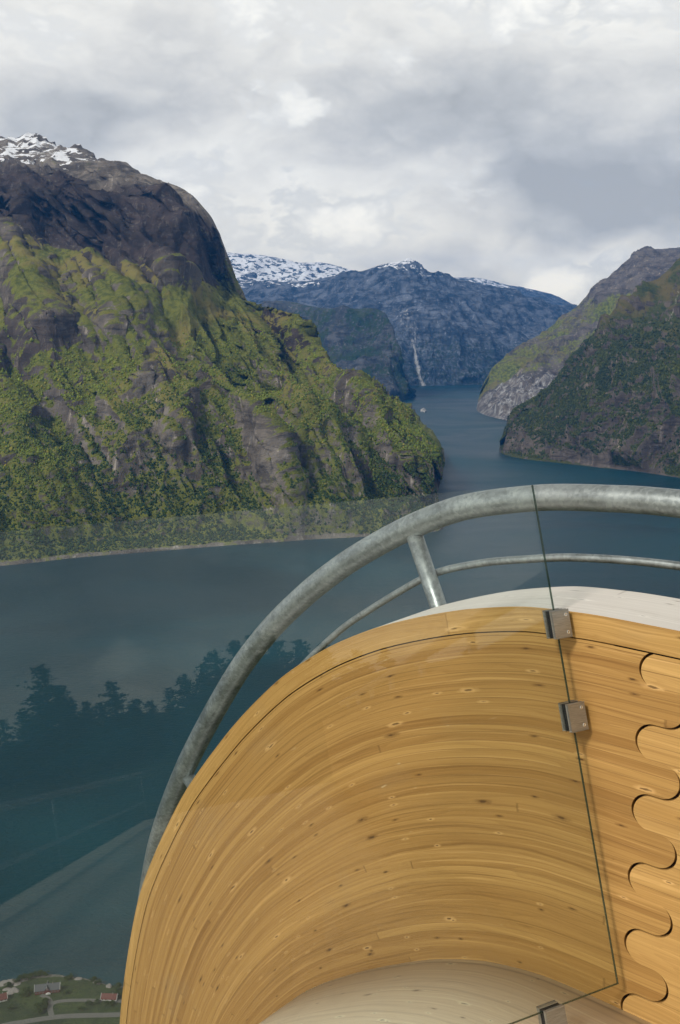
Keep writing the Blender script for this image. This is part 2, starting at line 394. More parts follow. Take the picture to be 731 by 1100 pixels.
# ---- mountain C: near right
def mountain_C():
    C = [((537, 484), (537, 481, 5230), (537.5, 479, 5250), (538, 478, 5280)),
         ((538, 487), (541, 478, 5220), (543, 473, 5270), (545, 468, 5330)),
         ((550, 491), (556, 468, 5150), (556, 455, 5300), (560, 442, 5420)),
         ((575, 495), (582, 462, 5050), (584, 442, 5250), (589, 424, 5480)),
         ((605, 498), (610, 452, 4950), (606, 418, 5250), (606, 404, 5500)),
         ((640, 502), (642, 445, 4850), (632, 392, 5300), (628, 371, 5560)),
         ((680, 506), (676, 432, 4700), (662, 370, 5250), (656, 352, 5640)),
         ((715, 511), (708, 418, 4600), (690, 345, 5300), (684, 325, 5750)),
         ((755, 517), (745, 410, 4500), (725, 322, 5300), (716, 297, 5900)),
         ((810, 524), (795, 400, 4400), (770, 300, 5300), (750, 268, 6000)),
         ((900, 533), (880, 390, 4300), (850, 280, 5200), (820, 235, 6000)),
         ((1050, 545), (1020, 380, 4150), (990, 270, 5000), (960, 215, 5900))]
    def vf(P, n, GG, px, py, big):
        hz = P[..., 2]; nz = fbm(P/300., 4, 177)
        veg = .10+1.1*sstep(n[..., 2]+.22*nz, .34, .62)-.35*sstep(hz, 0, 300)
        veg = veg-.8*np.exp(-(((px-560)/16)**2+((py-470)/22)**2))-.8*np.exp(-(((px-655)/22)**2+((py-480)/16)**2))-.6*sstep(py, 478, 500)*(px < 650)
        pale = .50*np.exp(-((px-727+.25*(py-320))/2.6)**2)*sstep(py, 300, 312)*sstep(-py, -352, -335)+.12*np.exp(-(((px-700)/30)**2+((py-370)/30)**2))
        return veg, np.full(px.shape, -1.5), pale, .2+.8*sstep(hz, -150, 200)
    P, n, veg, GG, px, py = strip_mountain('mountain', C, m_C, (120, 100, 60), 420, 170, 21, 560, vf, vert=.38, nose=4)
    wm = np.clip(veg+.6*fbm(P/120., 3, 31), 0, 1)**1.5*sstep(-P[..., 2], -60, 160)*(P[..., 2] > WATER+8)*(GG < 3.2)*(px < 790)
    rk = np.random.default_rng(6)
    p, s = woods(P, n, wm, 26000, 2.4, 4.8, 'C', rk)
    light = np.clip(fbm(p/180., 4, 12)*1.1+.25+.2*rk.standard_normal(len(p)), 0, 1)
    c = np.array([.026, .040, .010])+(np.array([.095, .105, .018])-np.array([.026, .040, .010]))*light[:, None]
    return p, s, c*rk.uniform(.75, 1.3, (len(p), 1))

# ---- mountain D: behind right, pale cliff foot and lit green upland
def mountain_D():
    C = [((512, 440), (513, 432, 8000), (515, 425, 8080), (517, 421, 8150)),
         ((516, 444), (521, 425, 7850), (525, 409, 8050), (529, 399, 8250)),
         ((527, 448), (534, 418, 7700), (539, 400, 8050), (546, 385, 8450)),
         ((545, 452), (553, 414, 7550), (560, 391, 8050), (572, 367, 8700)),
         ((575, 456), (580, 408, 7450), (592, 380, 8050), (602, 346, 8900)),
         ((610, 460), (612, 400, 7350), (622, 360, 8100), (634, 319, 9200)),
         ((650, 464), (650, 390, 7250), (655, 330, 8200), (664, 289, 9500)),
         ((690, 468), (690, 380, 7200), (690, 310, 8200), (690, 270, 9700)),
         ((740, 472), (735, 372, 7150), (735, 305, 8200), (738, 269, 9800)),
         ((820, 480), (815, 370, 7000), (812, 300, 8200), (810, 262, 9800)),
         ((960, 490), (950, 365, 6900), (940, 290, 8200), (930, 245, 9800))]
    def vf(P, n, GG, px, py, big):
        nz = fbm(P/350., 4, 277)
        veg = .80*sstep(GG+1.1*nz, 1.15, 1.6)+.5*nz-.05-.4*sstep(big, .1, .4)
        veg -= 1.1*sstep(P[..., 2]+120*nz, 120, 420)+.5*np.exp(-(((px-625)/18)**2+((py-345)/22)**2))
        pale = .54*sstep(-GG-.9*nz, -1.75, -1.0)*(px < 610)
        return veg, np.full(px.shape, -1.5), pale, np.full(px.shape, .8)
    strip_mountain('mountain', C, m_D, (90, 80, 60), 360, 170, 41, 700, vf, vert=.35, nose=3)
# ---- mountain B: dark wooded headland in the middle distance, with the nearer slope in front
def mountain_B():
    C = [((150, 445), (150, 420, 8800), (150, 370, 10000), (150, 335, 10800)),
         ((240, 443), (245, 410, 8900), (245, 360, 9900), (250, 334, 10600)),
         ((290, 441), (290, 405, 8950), (285, 355, 9800), (285, 327, 10400)),
         ((330, 439), (330, 400, 9000), (320, 355, 9700), (310, 324, 10200)),
         ((365, 437), (362, 398, 9000), (350, 358, 9600), (345, 330.5, 10000)),
         ((392, 435.5), (388, 392, 9000), (378, 358, 9500), (375, 332.5, 9800)),
         ((412, 434), (406, 388, 9000), (398, 356, 9400), (400, 331, 9650)),
         ((426, 432), (419, 395, 8950), (412, 362, 9250), (414, 338, 9450)),
         ((436, 430), (430, 408, 8900), (424, 385, 9100), (423, 364, 9300)),
         ((443, 427), (439, 415, 8950), (434, 402, 9050), (431, 391, 9150)),
         ((444.5, 425), (442.5, 420, 9050), (440, 415, 9080), (437, 410, 9120))]
    def vf(P, n, GG, px, py, big):
        return .55+.9*fbm(P/400., 5, 5)-.6*sstep(big, .1, .4), np.full(px.shape, -1.5), np.zeros(px.shape), np.full(px.shape, .5)
    strip_mountain('mountain', C, m_B, (80, 80, 50), 340, 190, 61, 800, vf, (1200, 2600), vert=.4)
    # the low dark spur just behind the near mountain
    C = [((200, 452), (205, 425, 7200), (210, 390, 7800)), ((270, 450), (275, 420, 7200), (283, 372, 7700)),
         ((320, 447), (325, 418, 7200), (330, 397, 7500)), ((360, 443), (362, 420, 7250), (366, 412, 7350)), ((385, 440), (386, 430, 7300), (388, 424, 7350)),
         ((412, 437.5), (412, 434, 7320), (413, 431.5, 7350)), ((430, 436), (430, 434.5, 7350), (430, 433.6, 7370)),]
    strip_mountain('mountain', C, m_B, (40, 40), 160, 50, 71, 500, lambda P, n, GG, px, py, big: (.7+0*px, -1.5+0*px, 0*px, .5+0*px), (600, 1500))
# ---- mountain E: the big blue wall that closes the fjord
def mountain_E():
    C = [((100, 417), (100, 370, 12500), (100, 325, 14000), (100, 300, 15500)),
         ((200, 417), (200, 368, 12400), (205, 325, 13900), (205, 300, 15300)),
         ((270, 416.5), (270, 365, 12200), (270, 325, 13700), (272, 302, 15000)),
         ((320, 416), (320, 362, 12000), (318, 322, 13500), (320, 303, 14600)),
         ((360, 416), (360, 360, 11900), (358, 318, 13300), (360, 297, 14300)),
         ((400, 415.5), (398, 358, 11800), (392, 312, 13000), (390, 291, 14000)),
         ((428, 415.5), (425, 355, 11600), (414, 306, 12800), (410, 284, 13800)),
         ((446, 414.5), (445, 355, 11500), (434, 303, 12700), (430, 281, 13650)),
         ((455, 414.5), (456, 355, 11500), (449, 304, 12650), (448, 283, 13600)),
         ((466, 414.5), (468, 356, 11500), (463, 310, 12700), (461, 293.5, 13600)),
         ((482, 414), (485, 358, 11600), (486, 315, 12900), (486, 298, 13800)),
         ((505, 413.5), (508, 362, 11800), (512, 320, 13200), (514, 305, 14100)),
         ((530, 413), (534, 365, 12100), (540, 325, 13500), (542, 311, 14500)),
         ((560, 412), (565, 368, 12500), (572, 334, 14000), (576, 324, 15000)),
         ((600, 412), (605, 372, 13000), (612, 342, 14500), (616, 332, 15500)),
         ((660, 412), (665, 378, 13500), (670, 350, 15000), (675, 340, 16000))]
    def vf(P, n, GG, px, py, big):
        hz = P[..., 2]; nz = fbm(P/500., 4, 377)
        snow = -1.0+1.62*sstep(hz, 340, 620)*sstep(GG, 2.0, 2.6)*np.exp(-((px-428)/62)**2)+1.3*sstep(hz, 330, 520)*sstep(-px, -372, -330)*sstep(GG, 2.2, 2.6)
        pale = np.zeros(px.shape)
        fx = np.interp(py, [300, 340, 365, 385, 400, 415], [430, 437, 444, 447, 450, 455]); fw = np.interp(py, [300, 360, 385, 400, 415], [4, 2, 1.8, 2.6, 3.6])
        pale += .42*np.exp(-((px-fx)/fw)**2)*sstep(py, 355, 390)+.28*np.exp(-((px-fx)/12)**2)*sstep(py, 300, 330)
        pale += .22*np.exp(-(((px-440)/30)**2+((py-350)/45)**2))+.16*np.exp(-(((px-390)/22)**2+((py-315)/14)**2))
        veg = .45*sstep(-GG, -1.6, -.3)+.3*nz
        return veg, snow, pale, np.full(px.shape, .3)
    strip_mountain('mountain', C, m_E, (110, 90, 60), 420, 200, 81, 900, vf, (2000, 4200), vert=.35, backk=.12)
# ---- mountains F and G: snowfields behind
def mountain_FG():
    def vs(thr):
        def vf(P, n, GG, px, py, big):
            hz = P[..., 2]; nz = fbm(P/500., 4, 477)
            return .1+.2*nz, -1.0+thr*sstep(hz, 150, 800), 0*px, .2+0*px
        return vf
    C = [((150, 414), (150, 350, 15500), (150, 300, 17500), (150, 270, 19000)), ((220, 414), (220, 350, 15500), (222, 300, 17500), (225, 271, 19000)),
         ((250, 414), (250, 350, 15500), (250, 300, 17500), (250, 272, 19000)), ((285, 414), (285, 350, 15500), (285, 302, 17500), (285, 274.5, 19000)),
         ((320, 414), (320, 350, 15500), (318, 304, 17500), (318, 282, 19000)), ((350, 414), (350, 350, 15500), (350, 306, 17500), (350, 283, 19000)),
         ((378, 414), (378, 350, 15500), (378, 310, 17500), (380, 292, 19000)), ((410, 414), (410, 350, 15500), (410, 330, 17500), (410, 305, 19000))]
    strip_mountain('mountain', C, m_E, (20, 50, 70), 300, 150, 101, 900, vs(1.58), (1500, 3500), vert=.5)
    C = [((460, 411), (460, 350, 16500), (460, 315, 18500), (460, 300, 20500)), ((500, 411), (500, 350, 16500), (500, 316, 18500), (500, 298, 20500)),
         ((520, 411), (520, 350, 16500), (520, 318, 18500), (520, 300, 20500)), ((548, 411), (548, 350, 16500), (548, 320, 18500), (548, 307, 20500)),
         ((582, 411), (582, 350, 16500), (582, 325, 18500), (582, 313.5, 20500)), ((605, 411), (605, 355, 16500), (605, 335, 18500), (605, 322, 20500)),
         ((635, 411), (635, 365, 16500), (635, 350, 18500), (635, 336, 20500)), ((700, 411), (700, 370, 16500), (700, 355, 18500), (700, 345, 20500))]
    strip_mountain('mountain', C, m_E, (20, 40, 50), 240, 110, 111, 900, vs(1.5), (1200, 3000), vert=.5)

def crowns(name, sets, label):
    base = np.array([(0, 0, 1.25), (.9, 0, .35), (.28, .86, .30), (-.73, .53, .38), (-.73, -.53, .28), (.28, -.86, .36), (0, 0, -.6)])
    tri = np.array([(0, 1, 2), (0, 2, 3), (0, 3, 4), (0, 4, 5), (0, 5, 1), (6, 2, 1), (6, 3, 2), (6, 4, 3), (6, 5, 4), (6, 1, 5)])
    p = np.concatenate([s[0] for s in sets]); s = np.concatenate([s[1] for s in sets]); c = np.concatenate([s[2] for s in sets])
    N = len(p); rk = np.random.default_rng(3)
    V = base[None]*(1+rk.uniform(-.28, .28, (N, 7, 1)))*np.array([1, 1, 1.0])
    a = rk.uniform(0, 6.28, N); ca, sa = np.cos(a)[:, None], np.sin(a)[:, None]
    X = V[..., 0]*ca-V[..., 1]*sa; Y = V[..., 0]*sa+V[..., 1]*ca
    V = np.stack([X, Y, V[..., 2]*rk.uniform(.9, 1.5, (N, 1))], -1)*s[:, None, None]+p[:, None, :]
    F = (tri[None]+7*np.arange(N)[:, None, None]).reshape(-1, 3)
    me = bpy.data.meshes.new(name); me.vertices.add(N*7); me.vertices.foreach_set('co', V.reshape(-1).astype(np.float32))
    me.loops.add(len(F)*3); me.loops.foreach_set('vertex_index', F.ravel().astype(np.int32))
    me.polygons.add(len(F)); me.polygons.foreach_set('loop_start', np.arange(0, len(F)*3, 3, dtype=np.int32)); me.polygons.foreach_set('loop_total', np.full(len(F), 3, np.int32))
    me.update(); set_col(me, 'tint', np.repeat(c, 7, 0))
    m, nt, bs = material('woodland'); pos = nt.new('ShaderNodeNewGeometry').outputs['Position']
    col = nt.mix(nt.smooth(nt.noise(pos, .5, 3, .6), .35, .65), nt.vm('SCALE', nt.attr('tint', 0), .75), nt.vm('SCALE', nt.attr('tint', 0), 1.3))
    nt.set(bs.inputs['Base Color'], col); bs.inputs['Roughness'].default_value = .8; bs.inputs['Specular IOR Level'].default_value = .2
    o = link(name, me, [m]); mark(o, label, 'woodland', kind='stuff'); return o

# ------------------------------------------------------------------ water
def water():
    me = mesh('water', [(-15500, -380, WATER), (15500, -380, WATER), (15500, 23400, WATER), (-15500, 23400, WATER)], [(0, 1, 2, 3)])
    m, nt, bs = material('fjord_water'); pos = nt.new('ShaderNodeNewGeometry').outputs['Position']
    big = nt.noise(nt.mapv(pos, (1, 1.7, 1), (0, 0, 0), (0, 0, .5)), .0011, 5, .55, .8)
    nt.set(bs.inputs['Base Color'], nt.mix(nt.smooth(big, .35, .7), (.002, .029, .037), (.005, .052, .064)))
    bs.inputs['IOR'].default_value = 1.33
    nt.set(bs.inputs['Roughness'], nt.ramp(big, [(.35, .30), (.65, .50)]))
    w1 = nt.noise(nt.mapv(pos, (1, 2.2, 1), (0, 0, 0), (0, 0, .6)), .09, 5, .62, .3)
    w2 = nt.noise(nt.mapv(pos, (1, 2.6, 1), (0, 0, 0), (0, 0, .45)), .38, 3, .6)
    h = nt.math('ADD', nt.math('MULTIPLY', w1, 1.6), nt.math('MULTIPLY', w2, .5))
    nt.set(bs.inputs['Normal'], nt.bump(h, .75, 1.6))
    mark(link('water', me, [m]), kind='structure')
water()
mountain_FG(); mountain_E(); mountain_B(); mountain_D()
sC = mountain_C(); sA = mountain_A()
crowns('woodland', [sA, sC], 'mixed green birch and pine woods covering the steep slopes above the fjord')

# ------------------------------------------------------------------ the platform's own frame: s outward, w to the right, z up (relative to the eye)
AZ = R(-49.1); U = np.array([math.sin(AZ), math.cos(AZ), 0]); W = np.array([math.cos(AZ), -math.sin(AZ), 0]); Z = np.array([0, 0, 1.])
def S(s, w, z): return U*s+W*w+Z*z
def toS(P): return np.stack([P@U, P@W, P[..., 2]], -1)
FRAME = Matrix(((U[0], W[0], 0, 0), (U[1], W[1], 0, 0), (0, 0, 1, 0), (0, 0, 0, 1)))   # columns s,w,z (mirrored handedness)

# near hillside: slope under the platform, farm shelf at the fjord, shelf behind with road
def hillside():
    sv = np.unique(np.concatenate([np.linspace(-330, -40, 50), np.linspace(-40, 40, 60), np.linspace(40, 560, 110), np.linspace(560, 960, 200)]))
    wv = np.unique(np.concatenate([np.linspace(-2600, -500, 60), np.linspace(-500, -50, 40), np.linspace(-50, 60, 70), np.linspace(60, 750, 280), np.linspace(750, 2600, 60)]))
    s, w = np.meshgrid(sv, wv, indexing='ij')
    shore = -20+np.interp(w, [-2600, 300, 447, 468, 492, 513, 529, 543, 580, 700, 2600], [930, 885, 864, 850, 838, 821, 796, 758, 715, 690, 690])
    sp = s+(837-shore)*sstep(s, 540, 690)
    zc = np.interp(sp, [-330, -130, -22, -12, 0, 20, 120, 400, 600, 640, 700, 800, 835, 870, 960],
                   [14, 0.5, -1.95, -2.1, -7, -22, -115, -395, -600, -622, -630, -634.5, -637, -642, -652])
    P = U*s[..., None]+W*w[..., None]
    n1 = fbm(np.stack([s/90, w/90, 0*s], -1), 5, 301); n2 = fbm(np.stack([s/28, w/28, 0*s], -1), 4, 302)
    rough = sstep(s, 15, 80)*sstep(-s, -640, -560)
    z = zc+rough*(22*n1+5*n2)+sstep(s, 600, 700)*(2.2*n1+1.2*n2)+sstep(-s, 40, 200)*(3*n1)
    P = P+Z*z[..., None]
    me = grid_mesh('hillside', P)
    m, nt, bs = material('farm_grass'); pos = nt.new('ShaderNodeNewGeometry').outputs['Position']; nz = nt.sep(nt.new('ShaderNodeNewGeometry').outputs['Normal'])[2]
    a = nt.noise(pos, .035, 6, .6, .3); b = nt.noise(pos, .35, 5, .65)
    col = nt.mix(nt.smooth(a, .40, .60), (.014, .030, .006), (.034, .054, .010))
    col = nt.mix(nt.smooth(b, .50, .66), col, (.016, .026, .008))
    hz = nt.sep(pos)[2]
    shore = nt.math('ADD', hz, nt.math('MULTIPLY', nt.math('SUBTRACT', a, .5), 4.))
    col = nt.mix(nt.math('MULTIPLY', nt.smooth(shore, -638.6, -639.2), nt.smooth(b, .35, .55)), col, (.17, .155, .135))
    st = nt.smooth(nz, .80, .62)
    col = nt.mix(nt.math('MULTIPLY', st, nt.smooth(b, .42, .55)), col, (.11, .10, .09))
    nt.set(bs.inputs['Base Color'], col); bs.inputs['Roughness'].default_value = .95
    nt.set(bs.inputs['Normal'], nt.bump(nt.math('ADD', a, b), .8, 1.0))
    mark(link('hillside', me, [m]), kind='structure')
    return sv, wv, z
hs, hw, hzz = hillside()
def ground_z(s, w):
    i = np.clip(np.searchsorted(hs, s)-1, 0, len(hs)-2); j = np.clip(np.searchsorted(hw, w)-1, 0, len(hw)-2)
    a = (s-hs[i])/(hs[i+1]-hs[i]); b = (w-hw[j])/(hw[j+1]-hw[j])
    return (hzz[i, j]*(1-a)+hzz[i+1, j]*a)*(1-b)+(hzz[i, j+1]*(1-a)+hzz[i+1, j+1]*a)*b
def drop(px, py):                                       # photo point -> spot on the farm shelf
    d = ray(px, py); k = 630./-d[2]
    for _ in range(12):
        p = d*k; s, w = p@U, p@W; gz = float(ground_z(s, w)); k += (gz-p[2])/d[2]*.8
    return d*k

# ------------------------------------------------------------------ timber platform
TOP = np.array([(-14, -.688), (-6, -.688), (-1, -.688), (.4, -.688), (1.0, -.688), (1.16, -.693), (1.298, -.706), (1.467, -.745), (1.619, -.795), (1.784, -.862), (1.963, -.959), (2.16, -1.102), (2.379, -1.318),
                (2.626, -1.621), (2.80, -1.905), (2.918, -2.145), (3.008, -2.441), (3.076, -2.763), (3.12, -3.2), (3.10, -3.75), (2.98, -4.3)])
DECK = np.array([(-14, -1.687), (-6, -1.687), (-1, -1.687), (.4, -1.687), (1.0, -1.687), (1.16, -1.6915), (1.212, -1.6965), (1.275, -1.707), (1.37, -1.730), (1.46, -1.763), (1.56, -1.808), (1.68, -1.876), (1.81, -1.957),
                 (1.967, -2.068), (2.08, -2.165), (2.19, -2.285), (2.32, -2.455), (2.45, -2.72), (2.55, -3.15), (2.55, -3.7), (2.48, -4.25)])
NA = 30
def curves(n=420):
    N = len(TOP)-1
    u = np.concatenate([[0, 1, 2], np.linspace(3, N, n)])
    t, d = catmull(TOP, u), catmull(DECK, u)
    t[:4, 1] = -.688; d[:4, 1] = -1.687
    al = np.concatenate([[0], np.cumsum(np.linalg.norm(np.diff((t+d)/2, axis=0), axis=1))])
    i0 = np.argmin(np.abs(t[:, 0]-1.0)); al = al-al[i0]+1.0      # arc coordinate equals s on the straight part
    return t, d, al
CT_, CD_, CA_ = curves()
def pt(a, v):                                           # a along, v metres below the top edge (1 = deck)
    t = np.stack([np.interp(a, CA_, CT_[:, 0]), np.interp(a, CA_, CT_[:, 1])], -1)
    d = np.stack([np.interp(a, CA_, CD_[:, 0]), np.interp(a, CA_, CD_[:, 1])], -1)
    v = np.asarray(v)[..., None] if np.ndim(v) else v
    return t+(d-t)*v

def wood_material(name, base_a, base_b, dark, lam=.036, grain=1., bleach=0., board=2.3, knots=True, rough=.5, swirl=1.):
    m, nt, bs = material(name)
    uv = nt.new('ShaderNodeUVMap', uv_map='UVMap').outputs[0]
    x, y, _ = nt.sep(uv)
    wob = nt.math('MULTIPLY', nt.math('SUBTRACT', nt.noise(nt.comb(nt.math('MULTIPLY', x, .7), nt.math('MULTIPLY', y, 2.), 0.), 1., 2), .5), .012)
    yy = nt.math('ADD', y, wob)
    ly = nt.math('DIVIDE', yy, lam); li = nt.math('FLOOR', ly); lf = nt.math('FRACT', ly)
    wn = nt.new('ShaderNodeTexWhiteNoise', noise_dimensions='1D'); nt.set(wn.inputs['W'], li); r1 = wn.outputs[0]
    bx = nt.math('ADD', nt.math('DIVIDE', x, board), nt.math('MULTIPLY', r1, 7.3)); bi = nt.math('FLOOR', bx); bf = nt.math('FRACT', bx)
    wn2 = nt.new('ShaderNodeTexWhiteNoise', noise_dimensions='2D'); nt.set(wn2.inputs['Vector'], nt.comb(li, bi, 0.)); r2 = wn2.outputs[0]
    seed = nt.math('MULTIPLY', r2, 37.)
    # growth rings seen as long lines, with slow cathedral swings
    sw = nt.noise(nt.comb(nt.math('MULTIPLY', x, 1.1), nt.math('MULTIPLY', y, 9.), seed), 1., 3, .5)
    g1 = nt.noise(nt.comb(nt.math('MULTIPLY', x, .5), nt.math('ADD', nt.math('MULTIPLY', y, 260.), nt.math('MULTIPLY', sw, 10.*swirl)), seed), 1., 3, .6)
    g2 = nt.noise(nt.comb(nt.math('MULTIPLY', x, .9), nt.math('ADD', nt.math('MULTIPLY', y, 95.), nt.math('MULTIPLY', sw, 6.*swirl)), seed), 1., 4, .62)
    ph = nt.math('ADD', nt.math('MULTIPLY', y, 60.), nt.math('MULTIPLY', sw, 12.*swirl))
    ring = nt.math('FRACT', ph); ring = nt.math('POWER', ring, 2.5)
    st = nt.noise(nt.comb(nt.math('MULTIPLY', x, 1.5), nt.math('MULTIPLY', y, 150.), 9.), 1., 2, .5)
    big = nt.noise(nt.comb(nt.math('MULTIPLY', x, .8), nt.math('MULTIPLY', y, 3.), 4.), 1., 4, .6)
    col = nt.mix(nt.math('ADD', nt.math('MULTIPLY', r2, .55), nt.math('MULTIPLY', r1, .45)), base_a, base_b)
    col = nt.mix(nt.math('MULTIPLY', nt.smooth(g1, .42, .75), .27*grain), col, dark)
    col = nt.mix(nt.math('MULTIPLY', nt.smooth(g2, .52, .72), .50*grain), col, dark)
    col = nt.mix(nt.math('MULTIPLY', ring, .22*grain), col, dark)
    col = nt.mix(nt.math('MULTIPLY', nt.smooth(g2, .46, .30), .40), col, tuple(min(1, c*1.35+.03) for c in base_b))
    col = nt.mix(nt.math('MULTIPLY', nt.smooth(big, .5, .75), .30), col, tuple(c*.62 for c in base_a))
    col = nt.mix(nt.math('MULTIPLY', nt.smooth(st, .68, .74), .55), col, tuple(c*.8 for c in dark))
    col = nt.mix(nt.math('MULTIPLY', nt.smooth(st, .30, .25), .45), col, tuple(min(1, c*1.3+.06) for c in base_b))
    # glue lines and finger-jointed ends
    e = nt.math('MINIMUM', lf, nt.math('SUBTRACT', 1., lf))
    glue = nt.math('MULTIPLY', nt.smooth(e, .06, .0), nt.math('MULTIPLY', nt.smooth(r1, .35, .8), .65))
    col = nt.mix(glue, col, tuple(c*.55 for c in dark))
    be = nt.smooth(nt.math('MINIMUM', bf, nt.math('SUBTRACT', 1., bf)), .0016, .0004)
    col = nt.mix(nt.math('MULTIPLY', be, .4), col, tuple(c*.6 for c in dark))
    hgt = nt.math('ADD', nt.math('MULTIPLY', r2, .6), nt.math('MULTIPLY', g2, .5))
    hgt = nt.math('ADD', hgt, nt.math('MULTIPLY', g1, .25)); hgt = nt.math('SUBTRACT', hgt, nt.math('MULTIPLY', glue, .8))
    if knots:
        for (sx, sy, sc, keep, rad, seedk) in ((4.2, 17., 1., .84, .11, 0.), (8., 30., 1., .76, .11, 5.)):
            vo = nt.new('ShaderNodeTexVoronoi', voronoi_dimensions='2D', feature='F1'); nt.set(vo.inputs['Vector'], nt.comb(nt.math('MULTIPLY', x, sx), nt.math('ADD', nt.math('MULTIPLY', y, sy), seedk), 0.))
            vo.inputs['Scale'].default_value = sc
            dd = vo.outputs['Distance']; cr = nt.sep(vo.outputs['Color'])
            on = nt.math('GREATER_THAN', cr[0], keep)
            jit = nt.math('MULTIPLY', nt.math('SUBTRACT', nt.noise(nt.comb(nt.math('MULTIPLY', x, 60.), nt.math('MULTIPLY', y, 120.), 0.), 1., 2), .5), .12)
            dk = nt.math('ADD', dd, jit)
            halo = nt.math('MULTIPLY', nt.smooth(dk, rad*1.5, rad*.5), on); core = nt.math('MULTIPLY', nt.smooth(dk, rad*.62, rad*.25), on)
            lite = nt.math('GREATER_THAN', cr[1], .45)
            hc = nt.mix(lite, tuple(c*.85 for c in dark), tuple(min(1, c*1.35+.05) for c in base_b))
            col = nt.mix(nt.math('MULTIPLY', halo, .55), col, hc)
            col = nt.mix(nt.math('MULTIPLY', core, .75), col, tuple(c*.30 for c in dark))
            hgt = nt.math('SUBTRACT', hgt, nt.math('MULTIPLY', core, .8))
    sc = nt.noise(nt.comb(nt.math('MULTIPLY', x, 14.), nt.math('MULTIPLY', y, 55.), 2.), 1., 4, .6)
    patchy = nt.noise(nt.comb(nt.math('MULTIPLY', x, 2.3), nt.math('MULTIPLY', y, 3.1), 7.), 1., 4, .6)
    col = nt.mix(nt.math('MULTIPLY', nt.math('MULTIPLY', nt.smooth(sc, .66, .74), nt.smooth(patchy, .48, .60)), .55), col, (.66, .52, .30))
    col = nt.mix(nt.math('MULTIPLY', nt.math('MULTIPLY', nt.smooth(sc, .33, .26), nt.smooth(patchy, .52, .40)), .6), col, tuple(c*.7 for c in dark))
    col = nt.mix(nt.math('MULTIPLY', nt.smooth(patchy, .55, .72), .16), col, (.30, .22, .13))
    if bleach: col = nt.mix(bleach, col, (.62, .60, .56))
    nt.set(bs.inputs['Base Color'], col); bs.inputs['Roughness'].default_value = rough
    bs.inputs['Specular IOR Level'].default_value = .3
    nt.set(bs.inputs['Normal'], nt.bump(hgt, .35, .0016))
    return m
m_wood = wood_material('pine_glulam', (.31, .158, .042), (.49, .285, .090), (.165, .070, .017), lam=.024, board=3.4, swirl=.6)
m_wood2 = wood_material('pine_straight', (.46, .26, .080), (.56, .34, .118), (.24, .11, .028), board=3.1, grain=.85, swirl=1.3)
m_edge = wood_material('pine_edge_board', (.45, .26, .080), (.52, .315, .105), (.29, .145, .035), lam=.09, grain=1.35, board=1.9, swirl=2.4)
m_deck = wood_material('bleached_deck', (.72, .60, .40), (.80, .68, .49), (.30, .215, .12), lam=.14, grain=.55, bleach=.25, board=3.5, knots=True, rough=.6)
m_topw = wood_material('bleached_top', (.66, .61, .54), (.73, .68, .61), (.33, .26, .19), lam=.11, grain=.5, bleach=.2, board=3., knots=True, rough=.55)
m_gap, _nt, _b = material('dark_joint'); _b.inputs['Base Color'].default_value = (.020, .008, .004, 1); _b.inputs['Roughness'].default_value = .9

def uvset(me, uvs):                                      # per-vertex uv
    l = me.uv_layers.new(name='UVMap'); vi = np.empty(len(me.loops), np.int32); me.loops.foreach_get('vertex_index', vi)
    l.data.foreach_set('uv', np.asarray(uvs, np.float32)[vi].ravel())
def fix_normals(me):
    bm = bmesh.new(); bm.from_mesh(me); bmesh.ops.recalc_face_normals(bm, faces=bm.faces); bm.to_mesh(me); bm.free()
def swept_solid(name, a, v0, v1, w0, w1, mats, parent, uvmode='av', nv=1, capmat=None):
    """solid between w0 and w1 whose side outline runs along a from depth v0 to v1"""
    vs = np.linspace(v0, v1, nv+1); n = len(a); V = []; UVs = []; F = []; MI = []
    for w in (w0, w1):
        for v in vs:
            p = pt(a, float(v))
            for k in range(n): V.append(S(p[k, 0], w, p[k, 1])); UVs.append((a[k], v) if uvmode == 'av' else (a[k], w+.001*v))
    def I(q, j, k): return (q*(nv+1)+j)*n+k
    for k in range(n-1):
        for q in (0, 1):
            for j in range(nv): F.append((I(q, j, k), I(q, j, k+1), I(q, j+1, k+1), I(q, j+1, k))); MI.append(0)
        F.append((I(0, 0, k), I(0, 0, k+1), I(1, 0, k+1), I(1, 0, k))); MI.append(1 if len(mats) > 1 else 0)
        F.append((I(0, nv, k), I(0, nv, k+1), I(1, nv, k+1), I(1, nv, k))); MI.append(0)
    for k in (0, n-1):
        for j in range(nv): F.append((I(0, j, k), I(0, j+1, k), I(1, j+1, k), I(1, j, k))); MI.append(0)
    me = mesh(name, V, F); me.polygons.foreach_set('material_index', MI); 
    l = me.uv_layers.new(name='UVMap'); UVs = np.array(UVs, np.float32)
    for p in me.polygons:
        for li in p.loop_indices:
            vi = me.loops[li].vertex_index; u = UVs[vi]
            if p.material_index == 1:
                w = w0 if vi < n*(nv+1) else w1; l.data[li].uv = (u[0], w)
            else: l.data[li].uv = u
    fix_normals(me); o = link(name, me, mats, parent); return o

